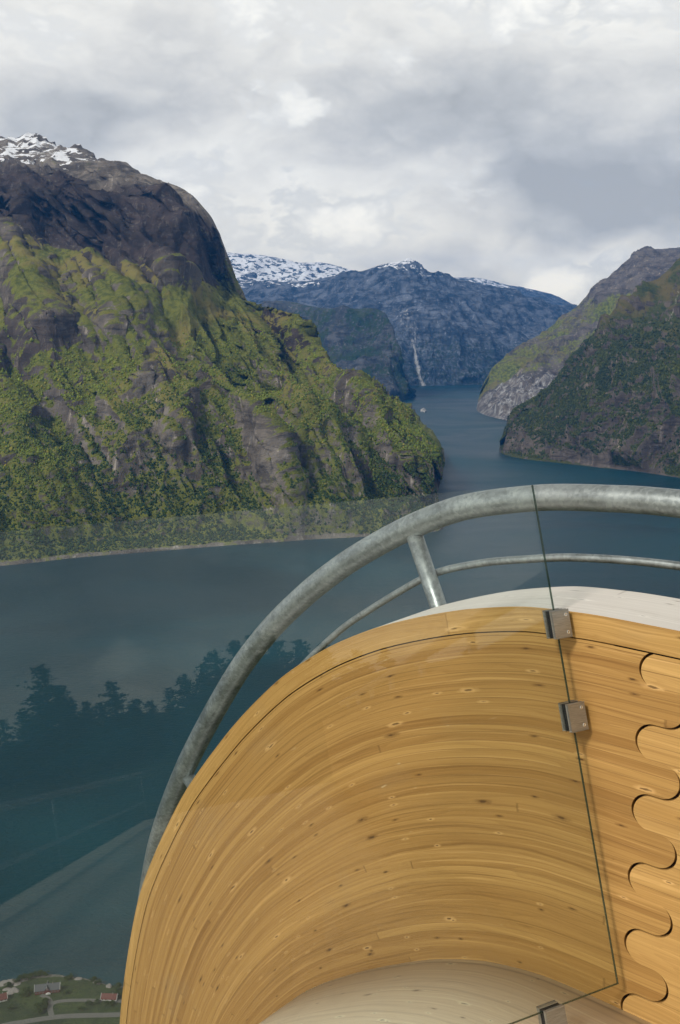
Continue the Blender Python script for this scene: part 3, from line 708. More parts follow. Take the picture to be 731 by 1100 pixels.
def joint_edge(side):
    """puzzle joint between the straight and the curved piece as (a, v) points running down; side +1 = edge of the straight piece,
    which has shrunk back a little so the joint gapes on the upper shoulders"""
    per, x0, x1, r, cy = .1765, .972, .858, .0441, .1035
    da, dv = (-.0058, .0036) if side > 0 else (0, 0)
    pts = []
    while cy < 1.2:
        for th in np.linspace(-90, 90, 25): pts.append((x0-r+r*math.cos(R(th))+da, cy+r*math.sin(R(th))+dv))
        for th in np.linspace(-90, 90, 25): pts.append((x1+r-r*math.cos(R(th))+da, cy+per/2+r*math.sin(R(th))+dv))
        cy += per
    pts = [p for p in pts if .0650 < p[1] < 1.12]
    return [(pts[0][0], .0650)]+pts+[(pts[-1][0], 1.12)]
def joint_panel(name, edge, far, w0, w1, mat, parent):
    V = []; UVs = []; F = []
    for (a, v) in edge:
        for (aa, w) in ((far, w0), (a, w0), (a, w1)):
            p = pt(np.array([aa]), float(v))[0]; V.append(S(p[0], w, p[1])); UVs.append((aa, v))
    for i in range(len(edge)-1):
        if edge[i+1][1]-edge[i][1] > 1e-6: F.append((3*i, 3*i+1, 3*i+4, 3*i+3))
        F.append((3*i+1, 3*i+2, 3*i+5, 3*i+4))
    me = mesh(name, V, F); uvset(me, UVs)
    return link(name, me, [mat], parent)

def parapet(wi, out, label):
    """wi = inner face, out = +1 outward is +w"""
    t = thing('timber_parapet', label, 'parapet', tuple(S(.0, wi+out*.16, -1.687)), 0)
    base = t
    def W_(d): return wi+out*d
    A_all = CA_; END = CA_[-1]
    fa = np.concatenate([[-14, -8, -4, -1.5, 0, .5, .8], np.linspace(1.0, END, 330)])
    parts = []
    # core body (set back behind the facing), outer side also timber
    parts.append(swept_solid('core', fa, .012, 1.22, W_(.018), W_(.268), [m_wood], t))
    parts.append(swept_solid('edge_board', fa, 0.0, .0610, W_(0), W_(.0175), [m_edge], t, nv=2))
    parts.append(swept_solid('top_board', fa, -.003, .0115, W_(.0005), W_(.270), [m_edge, m_topw], t))
    ca = np.concatenate([np.linspace(1.04, END, 360)])
    parts.append(swept_solid('curved_facing', ca, .0650, 1.12, W_(.0014), W_(.0172), [m_wood], t, nv=14))
    parts.append(joint_panel('curved_facing', joint_edge(-1), 1.04, W_(.0014), W_(.017), m_wood, t))
    parts.append(joint_panel('straight_facing', joint_edge(+1), -14, W_(.0009), W_(.017), m_wood2, t))
    parts.append(swept_solid('joint_filler', fa, .05, 1.10, W_(.0168), W_(.0178), [m_gap], t))
    # move part origins: keep geometry in world place
    inv = Matrix.Translation(t.location).inverted()
    for p in parts: p.matrix_parent_inverse = inv
    return t
par_r = parapet(2.2, 1, 'curved laminated pine parapet with puzzle joint, behind the glass edge')

def deck():
    a = np.concatenate([[-14, -8, -4, -1.5, 0, .5, .8], np.linspace(1.0, CA_[-1], 300)])
    p = pt(a, 1.0); q = pt(a, 1.16); n = len(a); V = []; F = []; UVs = []
    ws = np.linspace(-.95, 2.1995, 9)
    for (pp, lv) in ((p, 0), (q, 1)):
        for k in range(n):
            for w in ws: V.append(S(pp[k, 0], w, pp[k, 1])); UVs.append((a[k], w+3))
    m = len(ws)
    I = lambda lv, k, j: (lv*n+k)*m+j
    for k in range(n-1):
        for j in range(m-1):
            F.append((I(0, k, j), I(0, k, j+1), I(0, k+1, j+1), I(0, k+1, j))); F.append((I(1, k, j), I(1, k+1, j), I(1, k+1, j+1), I(1, k, j+1)))
        for j in (0, m-1): F.append((I(0, k, j), I(0, k+1, j), I(1, k+1, j), I(1, k, j)))
    me = mesh('timber_deck', V, F); uvset(me, UVs); fix_normals(me)
    o = link('timber_deck', me, [m_deck]); mark(o, 'pale bleached timber deck that bends down beyond the glass', 'deck')
    me.polygons.foreach_set('use_smooth', [True]*len(me.polygons))
deck()

# ------------------------------------------------------------------ galvanised handrail
def steel_material():
    m, nt, bs = material('galvanised_steel'); pos = nt.new('ShaderNodeNewGeometry').outputs['Position']
    a = nt.noise(pos, 14., 6, .65, .4); b = nt.noise(pos, 80., 4, .6); c = nt.noise(pos, 2.3, 4, .6)
    vo = nt.new('ShaderNodeTexVoronoi'); nt.set(vo.inputs['Vector'], pos); vo.inputs['Scale'].default_value = 95.
    sp = nt.sep(vo.outputs['Color'])[0]
    f = nt.math('ADD', nt.math('MULTIPLY', a, .6), nt.math('ADD', nt.math('MULTIPLY', b, .25), nt.math('MULTIPLY', sp, .16)))
    col = nt.ramp(f, [(.34, (.18, .20, .20)), (.50, (.27, .30, .30)), (.64, (.37, .405, .40))])
    col = nt.mix(nt.math('MULTIPLY', nt.smooth(nt.noise(pos, 22., 5, .7, .5), .60, .70), .55), col, (.08, .09, .09))
    col = nt.mix(nt.math('MULTIPLY', nt.smooth(c, .5, .7), .3), col, (.40, .42, .41))
    nt.set(bs.inputs['Base Color'], col); bs.inputs['Metallic'].default_value = .7
    nt.set(bs.inputs['Roughness'], nt.ramp(a, [(.35, .33), (.65, .52)]))
    nt.set(bs.inputs['Normal'], nt.bump(f, .25, .002)); return m
m_steel = steel_material()
def tube_mesh(path, rad, seg=24, caps=True):
    path = np.array(path, float); n = len(path); rad = np.broadcast_to(rad, (n,))
    T = np.gradient(path, axis=0); T /= np.linalg.norm(T, axis=1, keepdims=True)
    ref = np.array([0, 0, 1.]) if abs(T[0, 2]) < .9 else np.array([1., 0, 0])
    N = np.cross(T[0], ref); N /= np.linalg.norm(N); V = []
    for i in range(n):
        N = N-T[i]*(N@T[i]); N /= np.linalg.norm(N); B = np.cross(T[i], N)
        for k in range(seg):
            a = 2*math.pi*k/seg; V.append(path[i]+rad[i]*(N*math.cos(a)+B*math.sin(a)))
    F = [(i*seg+k, i*seg+(k+1) % seg, (i+1)*seg+(k+1) % seg, (i+1)*seg+k) for i in range(n-1) for k in range(seg)]
    if caps: F += [tuple(reversed(range(seg))), tuple((n-1)*seg+k for k in range(seg))]
    return V, F
RAIL = np.array([(-14, -.459), (-6, -.459), (-1, -.459), (.3, -.459), (1.052, -.459), (1.26, -.468), (1.467, -.489), (1.722, -.546), (1.933, -.637), (2.166, -.773), (2.36, -.915), (2.55, -1.085), (2.72, -1.275), (2.884, -1.503), (3.04, -1.745),
                 (3.17, -1.985), (3.275, -2.23), (3.36, -2.55), (3.42, -3.0), (3.43, -3.6), (3.3, -4.3)])
THIN = np.array([(-14, -.625), (-6, -.625), (-1, -.625), (.3, -.625), (1.042, -.629), (1.341, -.650), (1.521, -.682), (1.683, -.720), (1.875, -.792), (2.165, -.984), (2.30, -1.095), (2.46, -1.25), (2.65, -1.47), (2.82, -1.72), (2.96, -1.98), (3.08, -2.3), (3.16, -2.65), (3.22, -3.1), (3.22, -3.7), (3.1, -4.3)])
def handrail(wi, out, label):
    t = thing('handrail', label, 'handrail', tuple(S(0, wi+out*.37, -1.1))); inv = Matrix.Translation(t.location).inverted()
    w = wi+out*.37; parts = []
    N = len(RAIL)-1; c = catmull(RAIL, np.linspace(0, N, 260)); c[:int(260*4/N), 1] = -.459
    rad = np.interp(c[:, 0], [1.0, 2.9], [.037, .043])
    V, F = tube_mesh([S(p[0], w, p[1]) for p in c], rad, 28); o = link('top_rail', mesh('top_rail', V, F), [m_steel], t, True); parts.append(o)
    N = len(THIN)-1; c2 = catmull(THIN, np.linspace(0, N, 220))
    V, F = tube_mesh([S(p[0], w+out*.02, p[1]) for p in c2], .0118, 16); parts.append(link('lower_rail', mesh('lower_rail', V, F), [m_steel], t, True))
    posts = [((1.925, -.632), (1.61, -1.22)), ((3.075, -1.81), (2.55, -2.12)), ((.1, -.459), (.1, -1.1)), ((-1.9, -.459), (-1.9, -1.1)), ((-3.9, -.459), (-3.9, -1.1)), ((-6, -.459), (-6, -1.1)), ((-8.1, -.459), (-8.1, -1.1)), ((-10.2, -.459), (-10.2, -1.1)), ((-12.3, -.459), (-12.3, -1.1))]
    for (a, b) in posts:
        V, F = tube_mesh([S(a[0], w, a[1]), S(b[0], w-out*.055, b[1])], .027, 18); p = link('post', mesh('post', V, F), [m_steel], t, True); parts.append(p)
        # clamp plate with two bolts where the post meets the timber
        bm = bmesh.new(); bmesh.ops.create_cube(bm, size=1)
        d = Vector((b[0]-a[0], b[1]-a[1])); d.normalize(); ctr = np.array([b[0]-.10*d.x, b[1]-.10*d.y])
        for v in bm.verts:
            l, q, r = v.co.z*.16, v.co.x*.09, v.co.y*.008
            v.co = S(ctr[0]+d.x*l-d.y*q, wi+out*(.2725+.004+r), ctr[1]+d.y*l+d.x*q)
        bmesh.ops.bevel(bm, geom=bm.edges[:], offset=.002, segments=1)
        me = bpy.data.meshes.new('mounting_plate'); bm.to_mesh(me); bm.free(); fix_normals(me); parts.append(link('mounting_plate', me, [m_steel], t))
    for p in parts: p.matrix_parent_inverse = inv
handrail(2.2, 1, 'thick galvanised steel handrail arching over the curved pine parapet')
def added_railing():  # added and out of view; its mirror image makes streaks in the glass
    t = thing('added_railing', 'added galvanised steel railing, unseen, mirrored as pale streaks in the glass', 'railing', tuple(S(0, -.9, -1.687))); inv = Matrix.Translation(t.location).inverted(); ps = []
    for nm, z, r in (('top_rail', -.95, .036), ('lower_rail', -1.40, .022)):
        V, F = tube_mesh([S(q, -.9, z) for q in np.linspace(-14, 1.1, 12)], r, 16); ps.append(link(nm, mesh(nm, V, F), [m_steel], t, True))
    for q in (-13.9, -7.2, .4):
        V, F = tube_mesh([S(q, -.9, -1.69), S(q, -.9, -.95)], .012, 14); ps.append(link('post', mesh('post', V, F), [m_steel], t, True))
    for p in ps: p.matrix_parent_inverse = inv
added_railing()

# ------------------------------------------------------------------ glass pane with its clamps
gdir = np.array([.3714, -.9285, 0]); e = np.array([.29, 0, 1.227]); P0 = np.array([.979, 2.19, -1.614])*.985
nrm = np.cross(gdir, e); nrm /= np.linalg.norm(nrm); nrm = -nrm if nrm[0] > 0 else nrm         # faces back to the deck
def GL(a, h, d=0): return P0+gdir*a+e*(h/1.227)+nrm*d                                         # a along, h height above the foot, d thickness
def toW(p): return S(p[0], p[1], p[2])
def glass():
    L, T = 3.25, .008
    m, nt, bs = material('glass_pane'); out = nt.n['Material Output']
    lw = nt.new('ShaderNodeLayerWeight'); lw.inputs[0].default_value = .5
    fac = nt.math('ADD', .024, nt.math('MULTIPLY', nt.math('POWER', lw.outputs['Facing'], 5.), .958))
    tr = nt.new('ShaderNodeBsdfTransparent'); tr.inputs[0].default_value = (.955, .978, .970, 1)
    gl = nt.new('ShaderNodeBsdfGlossy'); gl.inputs[0].default_value = (1, 1, 1, 1); gl.inputs['Roughness'].default_value = .004
    mx = nt.new('ShaderNodeMixShader'); nt.set(mx.inputs[0], fac); nt.l.new(tr.outputs[0], mx.inputs[1]); nt.l.new(gl.outputs[0], mx.inputs[2]); nt.l.new(mx.outputs[0], out.inputs[0])
    me_, nt2, b2 = material('glass_edge'); b2.inputs['Base Color'].default_value = (.018, .032, .022, 1); b2.inputs['Roughness'].default_value = .12; b2.inputs['Specular IOR Level'].default_value = .6
    tr2 = nt2.new('ShaderNodeBsdfTransparent'); tr2.inputs[0].default_value = (.40, .56, .48, 1); mx2 = nt2.new('ShaderNodeMixShader'); mx2.inputs[0].default_value = .8
    nt2.l.new(tr2.outputs[0], mx2.inputs[1]); nt2.l.new(b2.outputs[0], mx2.inputs[2]); nt2.l.new(mx2.outputs[0], nt2.n['Material Output'].inputs[0])
    V = [toW(GL(a, h, d)) for d in (0, -T) for (a, h) in ((0, 0), (L, 0), (L, 1.2086), (0, 1.2086))]
    F = [(0, 1, 2, 3), (7, 6, 5, 4), (0, 4, 5, 1), (1, 5, 6, 2), (2, 6, 7, 3), (3, 7, 4, 0)]
    me = mesh('glass_pane', V, F); 
    o = link('glass_screen', me, [m, me_]); me.polygons.foreach_set('material_index', [0, 0, 1, 1, 1, 1])
    fix_normals(me)
    mark(o, 'clear tilted glass pane standing across the end of the deck', 'glass screen'); return o
glass()
def brushed():
    m, nt, bs = material('brushed_steel'); pos = nt.new('ShaderNodeNewGeometry').outputs['Position']
    a = nt.noise(nt.mapv(pos, (1, 1, 12)), 40., 4, .6)
    nt.set(bs.inputs['Base Color'], nt.ramp(a, [(.3, (.27, .255, .225)), (.7, (.40, .38, .34))])); bs.inputs['Metallic'].default_value = .75; bs.inputs['Roughness'].default_value = .36
    nt.set(bs.inputs['Normal'], nt.bump(a, .1, .0005)); return m
m_br = brushed()
m_rub, _n, _b = material('black_rubber'); _b.inputs['Base Color'].default_value = (.010, .010, .011, 1); _b.inputs['Roughness'].default_value = .55
m_scr, _n, _b = material('screw_steel'); _b.inputs['Base Color'].default_value = (.75, .74, .70, 1); _b.inputs['Metallic'].default_value = .9; _b.inputs['Roughness'].default_value = .25
def box_part(name, a0, a1, h0, h1, d0, d1, mat, parent, bev=.002, horiz=False, f=GL):
    bm = bmesh.new(); bmesh.ops.create_cube(bm, size=1)
    for v in bm.verts:
        a = a0+(v.co.x+.5)*(a1-a0); h = h0+(v.co.y+.5)*(h1-h0); d = d0+(v.co.z+.5)*(d1-d0); v.co = toW(f(a, h, d))
    if bev: bmesh.ops.bevel(bm, geom=bm.edges[:], offset=bev, segments=3, profile=.5, affect='EDGES')
    bmesh.ops.recalc_face_normals(bm, faces=bm.faces)
    me = bpy.data.meshes.new(name); bm.to_mesh(me); bm.free()
    o = link(name, me, [mat], parent); return o
def disc_part(name, a, h, d0, d1, r, mat, parent, slot=True, f=GL):
    V = []; n = 16
    for (d, rr) in ((d0, r), (d0+(d1-d0)*.6, r), (d1, r*.8), (d1-.0002, r*.42), (d1-.0014, r*.36)):
        for k in range(n):
            t = 2*math.pi*k/n; V.append(toW(f(a+rr*math.cos(t), h+rr*math.sin(t), d)))
    F = [(j*n+k, j*n+(k+1) % n, (j+1)*n+(k+1) % n, (j+1)*n+k) for j in range(4) for k in range(n)]+[tuple(range(4*n, 5*n))]
    me = mesh(name, V, F); fix_normals(me); return link(name, me, [mat], parent)
def wall_clamp(h, label):
    c = GL(0, h); t = thing('glass_clamp', label, 'clamp', tuple(toW(c)), 0, 'steel clamps holding the glass'); inv = Matrix.Translation(t.location).inverted()
    ps = []
    # the clamp bites the glass edge (a from 0 to .034) and bridges to the timber (a < 0)
    ps.append(box_part('front_plate', -.030, .018, h-.0325, h+.0325, .003, .012, m_br, t, .0018))
    ps.append(box_part('back_plate', -.030, .018, h-.0325, h+.0325, -.0235, -.0125, m_br, t, .0018))
    ps.append(box_part('gasket', -.0295, .0168, h-.0315, h+.0315, -.0123, .0028, m_rub, t, .0008))
    for dh in (-.021, .021): ps.append(disc_part('screw', -.021, h+dh, .0118, .0134, .0046, m_scr, t))
    for p in ps: p.matrix_parent_inverse = inv
# place by height on the pane
wall_clamp(.875, 'upper of the two steel glass clamps on the pine parapet')
wall_clamp(.651, 'lower of the two steel glass clamps on the pine parapet')
def deck_clamp():
    a = .205; c = GL(a, 0); t = thing('glass_clamp', 'steel glass clamp standing on the deck at the foot of the pane', 'clamp', tuple(toW(c)), 0, 'steel clamps holding the glass'); inv = Matrix.Translation(t.location).inverted(); ps = []
    ps.append(box_part('front_plate', a-.026, a+.026, -.066, .004, .003, .012, m_br, t, .0018))
    ps.append(box_part('back_plate', a-.026, a+.026, -.066, .004, -.0235, -.0125, m_br, t, .0018))
    ps.append(box_part('gasket', a-.0255, a+.0255, -.064, .0030, -.0123, .0028, m_rub, t, .0008))
    for p in ps: p.matrix_parent_inverse = inv
deck_clamp()

# ------------------------------------------------------------------ trees (pines behind the platform, bushes by the farm)
def leaf_material(name, a, b):
    m, nt, bs = material(name); pos = nt.new('ShaderNodeNewGeometry').outputs['Position']
    nt.set(bs.inputs['Base Color'], nt.mix(nt.smooth(nt.noise(pos, .9, 4, .6), .35, .65), a, b)); bs.inputs['Roughness'].default_value = .8; bs.inputs['Specular IOR Level'].default_value = .2; return m
m_pine = leaf_material('pine_needles', (.014, .030, .012), (.028, .050, .018)); m_leaf = leaf_material('broad_leaves', (.022, .045, .012), (.050, .080, .018))
m_bark, _n, _b = material('bark'); _b.inputs['Base Color'].default_value = (.10, .065, .045, 1); _b.inputs['Roughness'].default_value = .9
def leaf_cloud(centres, radii, per, size, rk):
    V = []; F = []
    for c, r in zip(centres, radii):
        q = rk.standard_normal((per, 3)); q /= np.linalg.norm(q, axis=1, keepdims=True); q *= rk.random((per, 1))**.45
        q = c+q*np.array(r)
        A = rk.standard_normal((per, 3)); A /= np.linalg.norm(A, axis=1, keepdims=True); B = np.cross(A, rk.standard_normal((per, 3))); B /= np.linalg.norm(B, axis=1, keepdims=True)
        s = size*rk.uniform(.6, 1.3, (per, 1))
        b = len(V); tri = np.stack([q-A*s, q+A*s*.6+B*s*.5, q+A*s*.5-B*s*.6, ], 1).reshape(-1, 3)
        V += list(tri); F += [(b+3*i, b+3*i+1, b+3*i+2) for i in range(per)]
    return V, F
def make_tree(name, label, cat, kind, H, seed, group, parentloc=(0, 0, 0)):
    rk = np.random.default_rng(seed); t = thing(name, label, cat, parentloc, 0, group)
    if kind == 'pine':
        V = []; F = []; lean = rk.uniform(-.02, .02, 2)*H
        for k in range(22):
            f = .16+.82*k/21; L0 = H*.25*(1-f)**.8*rk.uniform(.6, 1.25)+.02*H
            for b in range(int(5+2*rk.random())):
                a = rk.uniform(0, 6.28); L1 = L0*rk.uniform(.5, 1.15); m_ = max(6, int(34*L1/(H*.2)))
                q = rk.random(m_)**.7; sag = rk.uniform(-.05, .3)
                c = np.stack([np.cos(a)*L1*q+lean[0]*f, np.sin(a)*L1*q+lean[1]*f, f*H+L1*(.15*q+sag*q*q)+rk.uniform(-.01, .01)*H+0*q], -1)+rk.standard_normal((m_, 3))*np.array([.014, .014, .009])*H
                A = rk.standard_normal((m_, 3)); A /= np.linalg.norm(A, axis=1, keepdims=True); B = np.cross(A, rk.standard_normal((m_, 3))); B /= np.linalg.norm(B, axis=1, keepdims=True)
                z_ = H*.020*rk.uniform(.6, 1.3, (m_, 1)); b0 = len(V)
                V += list(np.stack([c-A*z_, c+A*z_*.6+B*z_*.6, c+A*z_*.5-B*z_*.6], 1).reshape(-1, 3)); F += [(b0+3*i_, b0+3*i_+1, b0+3*i_+2) for i_ in range(m_)]
        link('crown', mesh('crown', V, F), [m_pine], t)
        tr = [(0, 0, -1.5), (.05, 0, H*.5), (0, .05, H*.98)]; V, F = tube_mesh(tr, [H*.018, H*.012, H*.003], 8)
    else:
        n = 12; cs = []; rs = []
        for k in range(n):
            a = rk.uniform(0, 6.28); f = rk.random()**.5; cs.append(np.array([math.cos(a)*f*H*.4, math.sin(a)*f*H*.4, H*(.35+.5*rk.random()*(1-.5*f))])); rs.append((H*.2,)*2+(H*.15,))
        V, F = leaf_cloud(cs, rs, 110, .05*H, rk); link('crown', mesh('crown', V, F), [m_leaf], t)
        V, F = tube_mesh([(0, 0, -1), (.1, 0, H*.3), (0, .1, H*.6)], [H*.03, H*.022, H*.008], 8)
    link('trunk', mesh('trunk', V, F), [m_bark], t); return t
def reflected_pines():
    proto = [make_tree('pine_tree', 'dark pine tree seen as a silhouette mirrored in the glass', 'tree', 'pine', 10., s, 'pine trees on the shelf behind the deck') for s in (1, 2, 3, 4)]
    prof = [(-26, 7.2), (-20, 5.0), (-17, 4.6), (-15.4, 4.4), (-14.2, 5.0), (-13.2, 5.4), (-11.9, 7.4), (-10.9, 5.4), (-9.9, 5.2), (-9.1, 5.0), (-8.4, 6.0), (-7.4, 4.6), (-6.5, 4.6), (-5.5, 5.1), (-4.5, 5.7), (-3.6, 6.0), (-2.7, 6.6), (-1.6, 6.9), (-.6, 7.2), (.6, 7.0), (1.8, 6.4), (3.2, 6.0), (4.8, 5.2), (6.5, 5), (8.5, 4.5), (11, 4)]
    rk = np.random.default_rng(9); first = True; i = 0
    for row, (D, dz) in enumerate(((104, 0), (96, -1.6), (88, -2.6), (80, -3.2))):
        for (az, el) in prof:
            az2 = az+rk.uniform(-.5, .5)*(row > 0)+(row % 2)*.6; d = D+rk.uniform(-3, 3)
            s = 3.66-d*math.cos(R(az2)); w = 1.46+d*math.sin(R(az2)); top = -.87+d*math.tan(R(el-1.2+dz*.75)); g = float(ground_z(s, w)); H = max(top-g, 3.)
            t = proto[i] if i < 4 else copy_tree(proto[rk.integers(0, 4)])
            t.location = tuple(S(s, w, g)); t.scale = (H/10*(1.7+.5*(row > 0)),)*2+(H/10,); t.rotation_euler = (0, 0, rk.uniform(0, 6.28)); i += 1
reflected_pines()

# ------------------------------------------------------------------ farm at the water's edge
def simple(name, col, rough=.8):
    m, nt, bs = material(name); pos = nt.new('ShaderNodeNewGeometry').outputs['Position']
    nt.set(bs.inputs['Base Color'], nt.mix(nt.smooth(nt.noise(pos, 1.5, 4, .6), .35, .65), tuple(c*.8 for c in col), tuple(min(1, c*1.12) for c in col))); bs.inputs['Roughness'].default_value = rough; return m
m_red = simple('red_boards', (.13, .035, .028)); m_white = simple('white_boards', (.62, .61, .58)); m_slate = simple('slate_roof', (.09, .095, .10)); m_tile = simple('red_tile_roof', (.13, .045, .034))
m_gravel = simple('gravel_road', (.12, .118, .105), .95); m_win, _n, _b = material('window_glass'); _b.inputs['Base Color'].default_value = (.03, .04, .05, 1); _b.inputs['Roughness'].default_value = .1
m_stone = simple('shore_stone', (.22, .20, .18), .9)
def gable(L, Wd, H, RH, mat, o=(0, 0, 0)):
    V = [(-L/2, -Wd/2, -1), (L/2, -Wd/2, -1), (L/2, Wd/2, -1), (-L/2, Wd/2, -1), (-L/2, -Wd/2, H), (L/2, -Wd/2, H), (L/2, Wd/2, H), (-L/2, Wd/2, H), (-L/2, 0, H+RH), (L/2, 0, H+RH)]
    V = [(a+o[0], b+o[1], c+o[2]) for a, b, c in V]
    F = [(0, 1, 5, 4), (1, 2, 6, 9, 5), (2, 3, 7, 6), (3, 0, 4, 8, 7), (4, 5, 9, 8), (7, 8, 9, 6)]; return V, F
def roof_mesh(L, Wd, H, RH, ov=.5, th=.25):
    l = L/2+ov; k = RH/(Wd/2); w = Wd/2+ov; z0 = H-k*ov+.06
    sec = [(-w, z0), (0, H+RH+.06), (w, z0), (w, z0+th), (0, H+RH+.06+th*1.2), (-w, z0+th)]
    V = [(x, y, z) for x in (-l, l) for y, z in sec]; n = 6
    F = [(i, (i+1) % n, n+(i+1) % n, n+i) for i in range(n)]+[(0, 5, 4, 1), (1, 4, 3, 2), (6, 7, 10, 11), (7, 8, 9, 10)]; return V, F
def boxm(x0, x1, y0, y1, z0, z1):
    V = [(x, y, z) for z in (z0, z1) for x, y in ((x0, y0), (x1, y0), (x1, y1), (x0, y1))]
    return V, [(0, 3, 2, 1), (4, 5, 6, 7), (0, 1, 5, 4), (1, 2, 6, 5), (2, 3, 7, 6), (3, 0, 4, 7)]
def house(name, label, px, py, rz, L, Wd, H, RH, wall, roof, trim=True, wins=4, dormer=False, chimney=True):
    p = drop(px, py); t = thing(name, label, 'house', tuple(p), rz); t.scale = (.85, .85, .85)
    def add(nm, vf, mat, par=None):
        me = mesh(nm, *vf); fix_normals(me); return link(nm, me, [mat], par or t)
    add('wall', gable(L, Wd, H, RH, wall), wall); rf = add('roof', roof_mesh(L, Wd, H, RH), roof)
    if chimney: add('chimney', boxm(L*.2, L*.2+.9, -.45, .45, H+RH-.8, H+RH+1.3), m_stone, rf)
    if trim:
        for sx in (-1, 1):
            k = RH/(Wd/2); w = Wd/2+.6; z0 = H-k*.6
            for sy in (-1, 1):
                x0, x1 = sx*(L/2+.52), sx*(L/2+.80)
                V = [(x0, sy*w, z0-.2), (x1, sy*w, z0-.2), (x1, sy*w, z0+.55), (x0, sy*w, z0+.55), (x0, 0, H+RH-.1), (x1, 0, H+RH-.1), (x1, 0, H+RH+.75), (x0, 0, H+RH+.75)]
                add('bargeboard', (V, [(0, 1, 2, 3), (4, 7, 6, 5), (0, 4, 5, 1), (1, 5, 6, 2), (2, 6, 7, 3), (3, 7, 4, 0)]), m_white, rf)
    for i in range(wins):
        x = -L/2+(i+.5)*L/wins
        for sy in (-1, 1):
            fr = add('window', boxm(x-.75, x+.75, sy*Wd/2-.03, sy*Wd/2+.06, 1.0, 2.5), m_white); add('pane', boxm(x-.6, x+.6, sy*(Wd/2+.065)-.008, sy*(Wd/2+.065)+.008, 1.12, 2.38), m_win, fr)
    add('door', boxm(-.55, .55, -Wd/2-.08, -Wd/2+.02, 0, 2.1), m_white)
    if dormer:
        # cross gable in the middle of the long roof
        g = 3.4; V, F = gable(Wd+1.0, g*1.5, H+.2, RH*.8, wall); V = [(-b, a, c) for a, b, c in V]; add('cross_gable', (V, F), wall)
        V, F = roof_mesh(Wd+1.0, g*1.5, H+.2, RH*.8, .45); V = [(-b, a, c) for a, b, c in V]; r2 = add('cross_roof', (V, F), roof)
        for sx in (-1, 1):
            V, F = boxm(-.2, .2, sx*(Wd/2+.95)-.15, sx*(Wd/2+.95)+.15, H+.6, H+RH*.8+.9); add('bargeboard', (V, F), m_white, r2)
    return t
def road(pts, width, label_name='road'):
    q = np.array([drop(*p) for p in pts]); u = np.linspace(0, len(q)-1, len(q)*10); c = catmull(q, u)
    T = np.gradient(c[:, :2], axis=0); T /= np.linalg.norm(T, axis=1, keepdims=True); N = np.stack([-T[:, 1], T[:, 0]], -1)
    P = np.zeros((len(c), 5, 3))
    for j, f in enumerate(np.linspace(-.5, .5, 5)):
        xy = c[:, :2]+N*width*f; P[:, j, :2] = xy
        for i in range(len(c)):
            v = np.array([xy[i, 0], xy[i, 1], 0]); P[i, j, 2] = float(ground_z(v@U, v@W))
    P[..., 2] = np.maximum(P[..., 2], P[..., 2].max(axis=1, keepdims=True)-.3)+.14
    me = grid_mesh('road', P); mark(link(label_name, me, [m_gravel]), kind='structure')
road([(-40, 1118), (0, 1103), (25, 1098), (56, 1093), (90, 1091), (128, 1090), (180, 1088), (240, 1090)], 7.0)
road([(56, 1091.5), (54, 1083), (57, 1078), (66, 1075.5), (90, 1074.5), (128, 1075.5), (150, 1078)], 5.0)
road([(55.5, 1080), (54, 1075), (50, 1071), (44, 1069)], 4.5)
house('farmhouse', 'long dark red farmhouse with grey slate roof and white gable boards near the shore', 51.5, 1064.5, R(10), 27, 9.5, 4.2, 5.0, m_red, m_slate, dormer=True, wins=8)
house('cottage', 'white cottage with red tiled roof beside the track, next to the timber edge', 118, 1073, R(-3), 17, 8, 2.6, 4.0, m_white, m_tile, wins=5)
house('cottage', 'white cottage with brown red roof at the left edge of the shore', 0, 1074.5, R(25), 15, 9, 3.0, 4.5, m_white, m_tile, wins=4)
def car(px, py):
    p = drop(px, py); t = thing('parked_car', 'tiny white car parked below the red farmhouse', 'car', tuple(p+np.array([0, 0, .05])), R(10))
    body = [(-2.2, .35), (-2.2, .95), (-1.3, 1.05), (-.7, 1.5), (1.0, 1.5), (1.7, 1.0), (2.2, .85), (2.2, .35)]
    V = [(x, y, z) for y in (-.85, .85) for x, z in body]; n = len(body); F = [(i, (i+1) % n, n+(i+1) % n, n+i) for i in range(n)]+[tuple(range(n)), tuple(range(n, 2*n))]
    me = mesh('body', V, F); fix_normals(me); link('body', me, [m_white], t)
    for y in (-.865, .865):
        V = [(-1.1, y, 1.02), (-.65, y, 1.4), (.95, y, 1.4), (1.45, y, 1.02)]; V += [(a, b*1.01, c) for a, b, c in V]
        me = mesh('side_window', V, [(0, 1, 2, 3), (4, 7, 6, 5), (0, 4, 5, 1), (1, 5, 6, 2), (2, 6, 7, 3), (3, 7, 4, 0)]); fix_normals(me); link('side_window', me, [m_win], t)
    for x in (-1.4, 1.4):
        for y in (-.8, .8):
            V, F = tube_mesh([(x, y-.1, .33), (x, y+.1, .33)], .33, 14); link('wheel', mesh('wheel', V, F), [m_rub], t)
car(52, 1068.3)
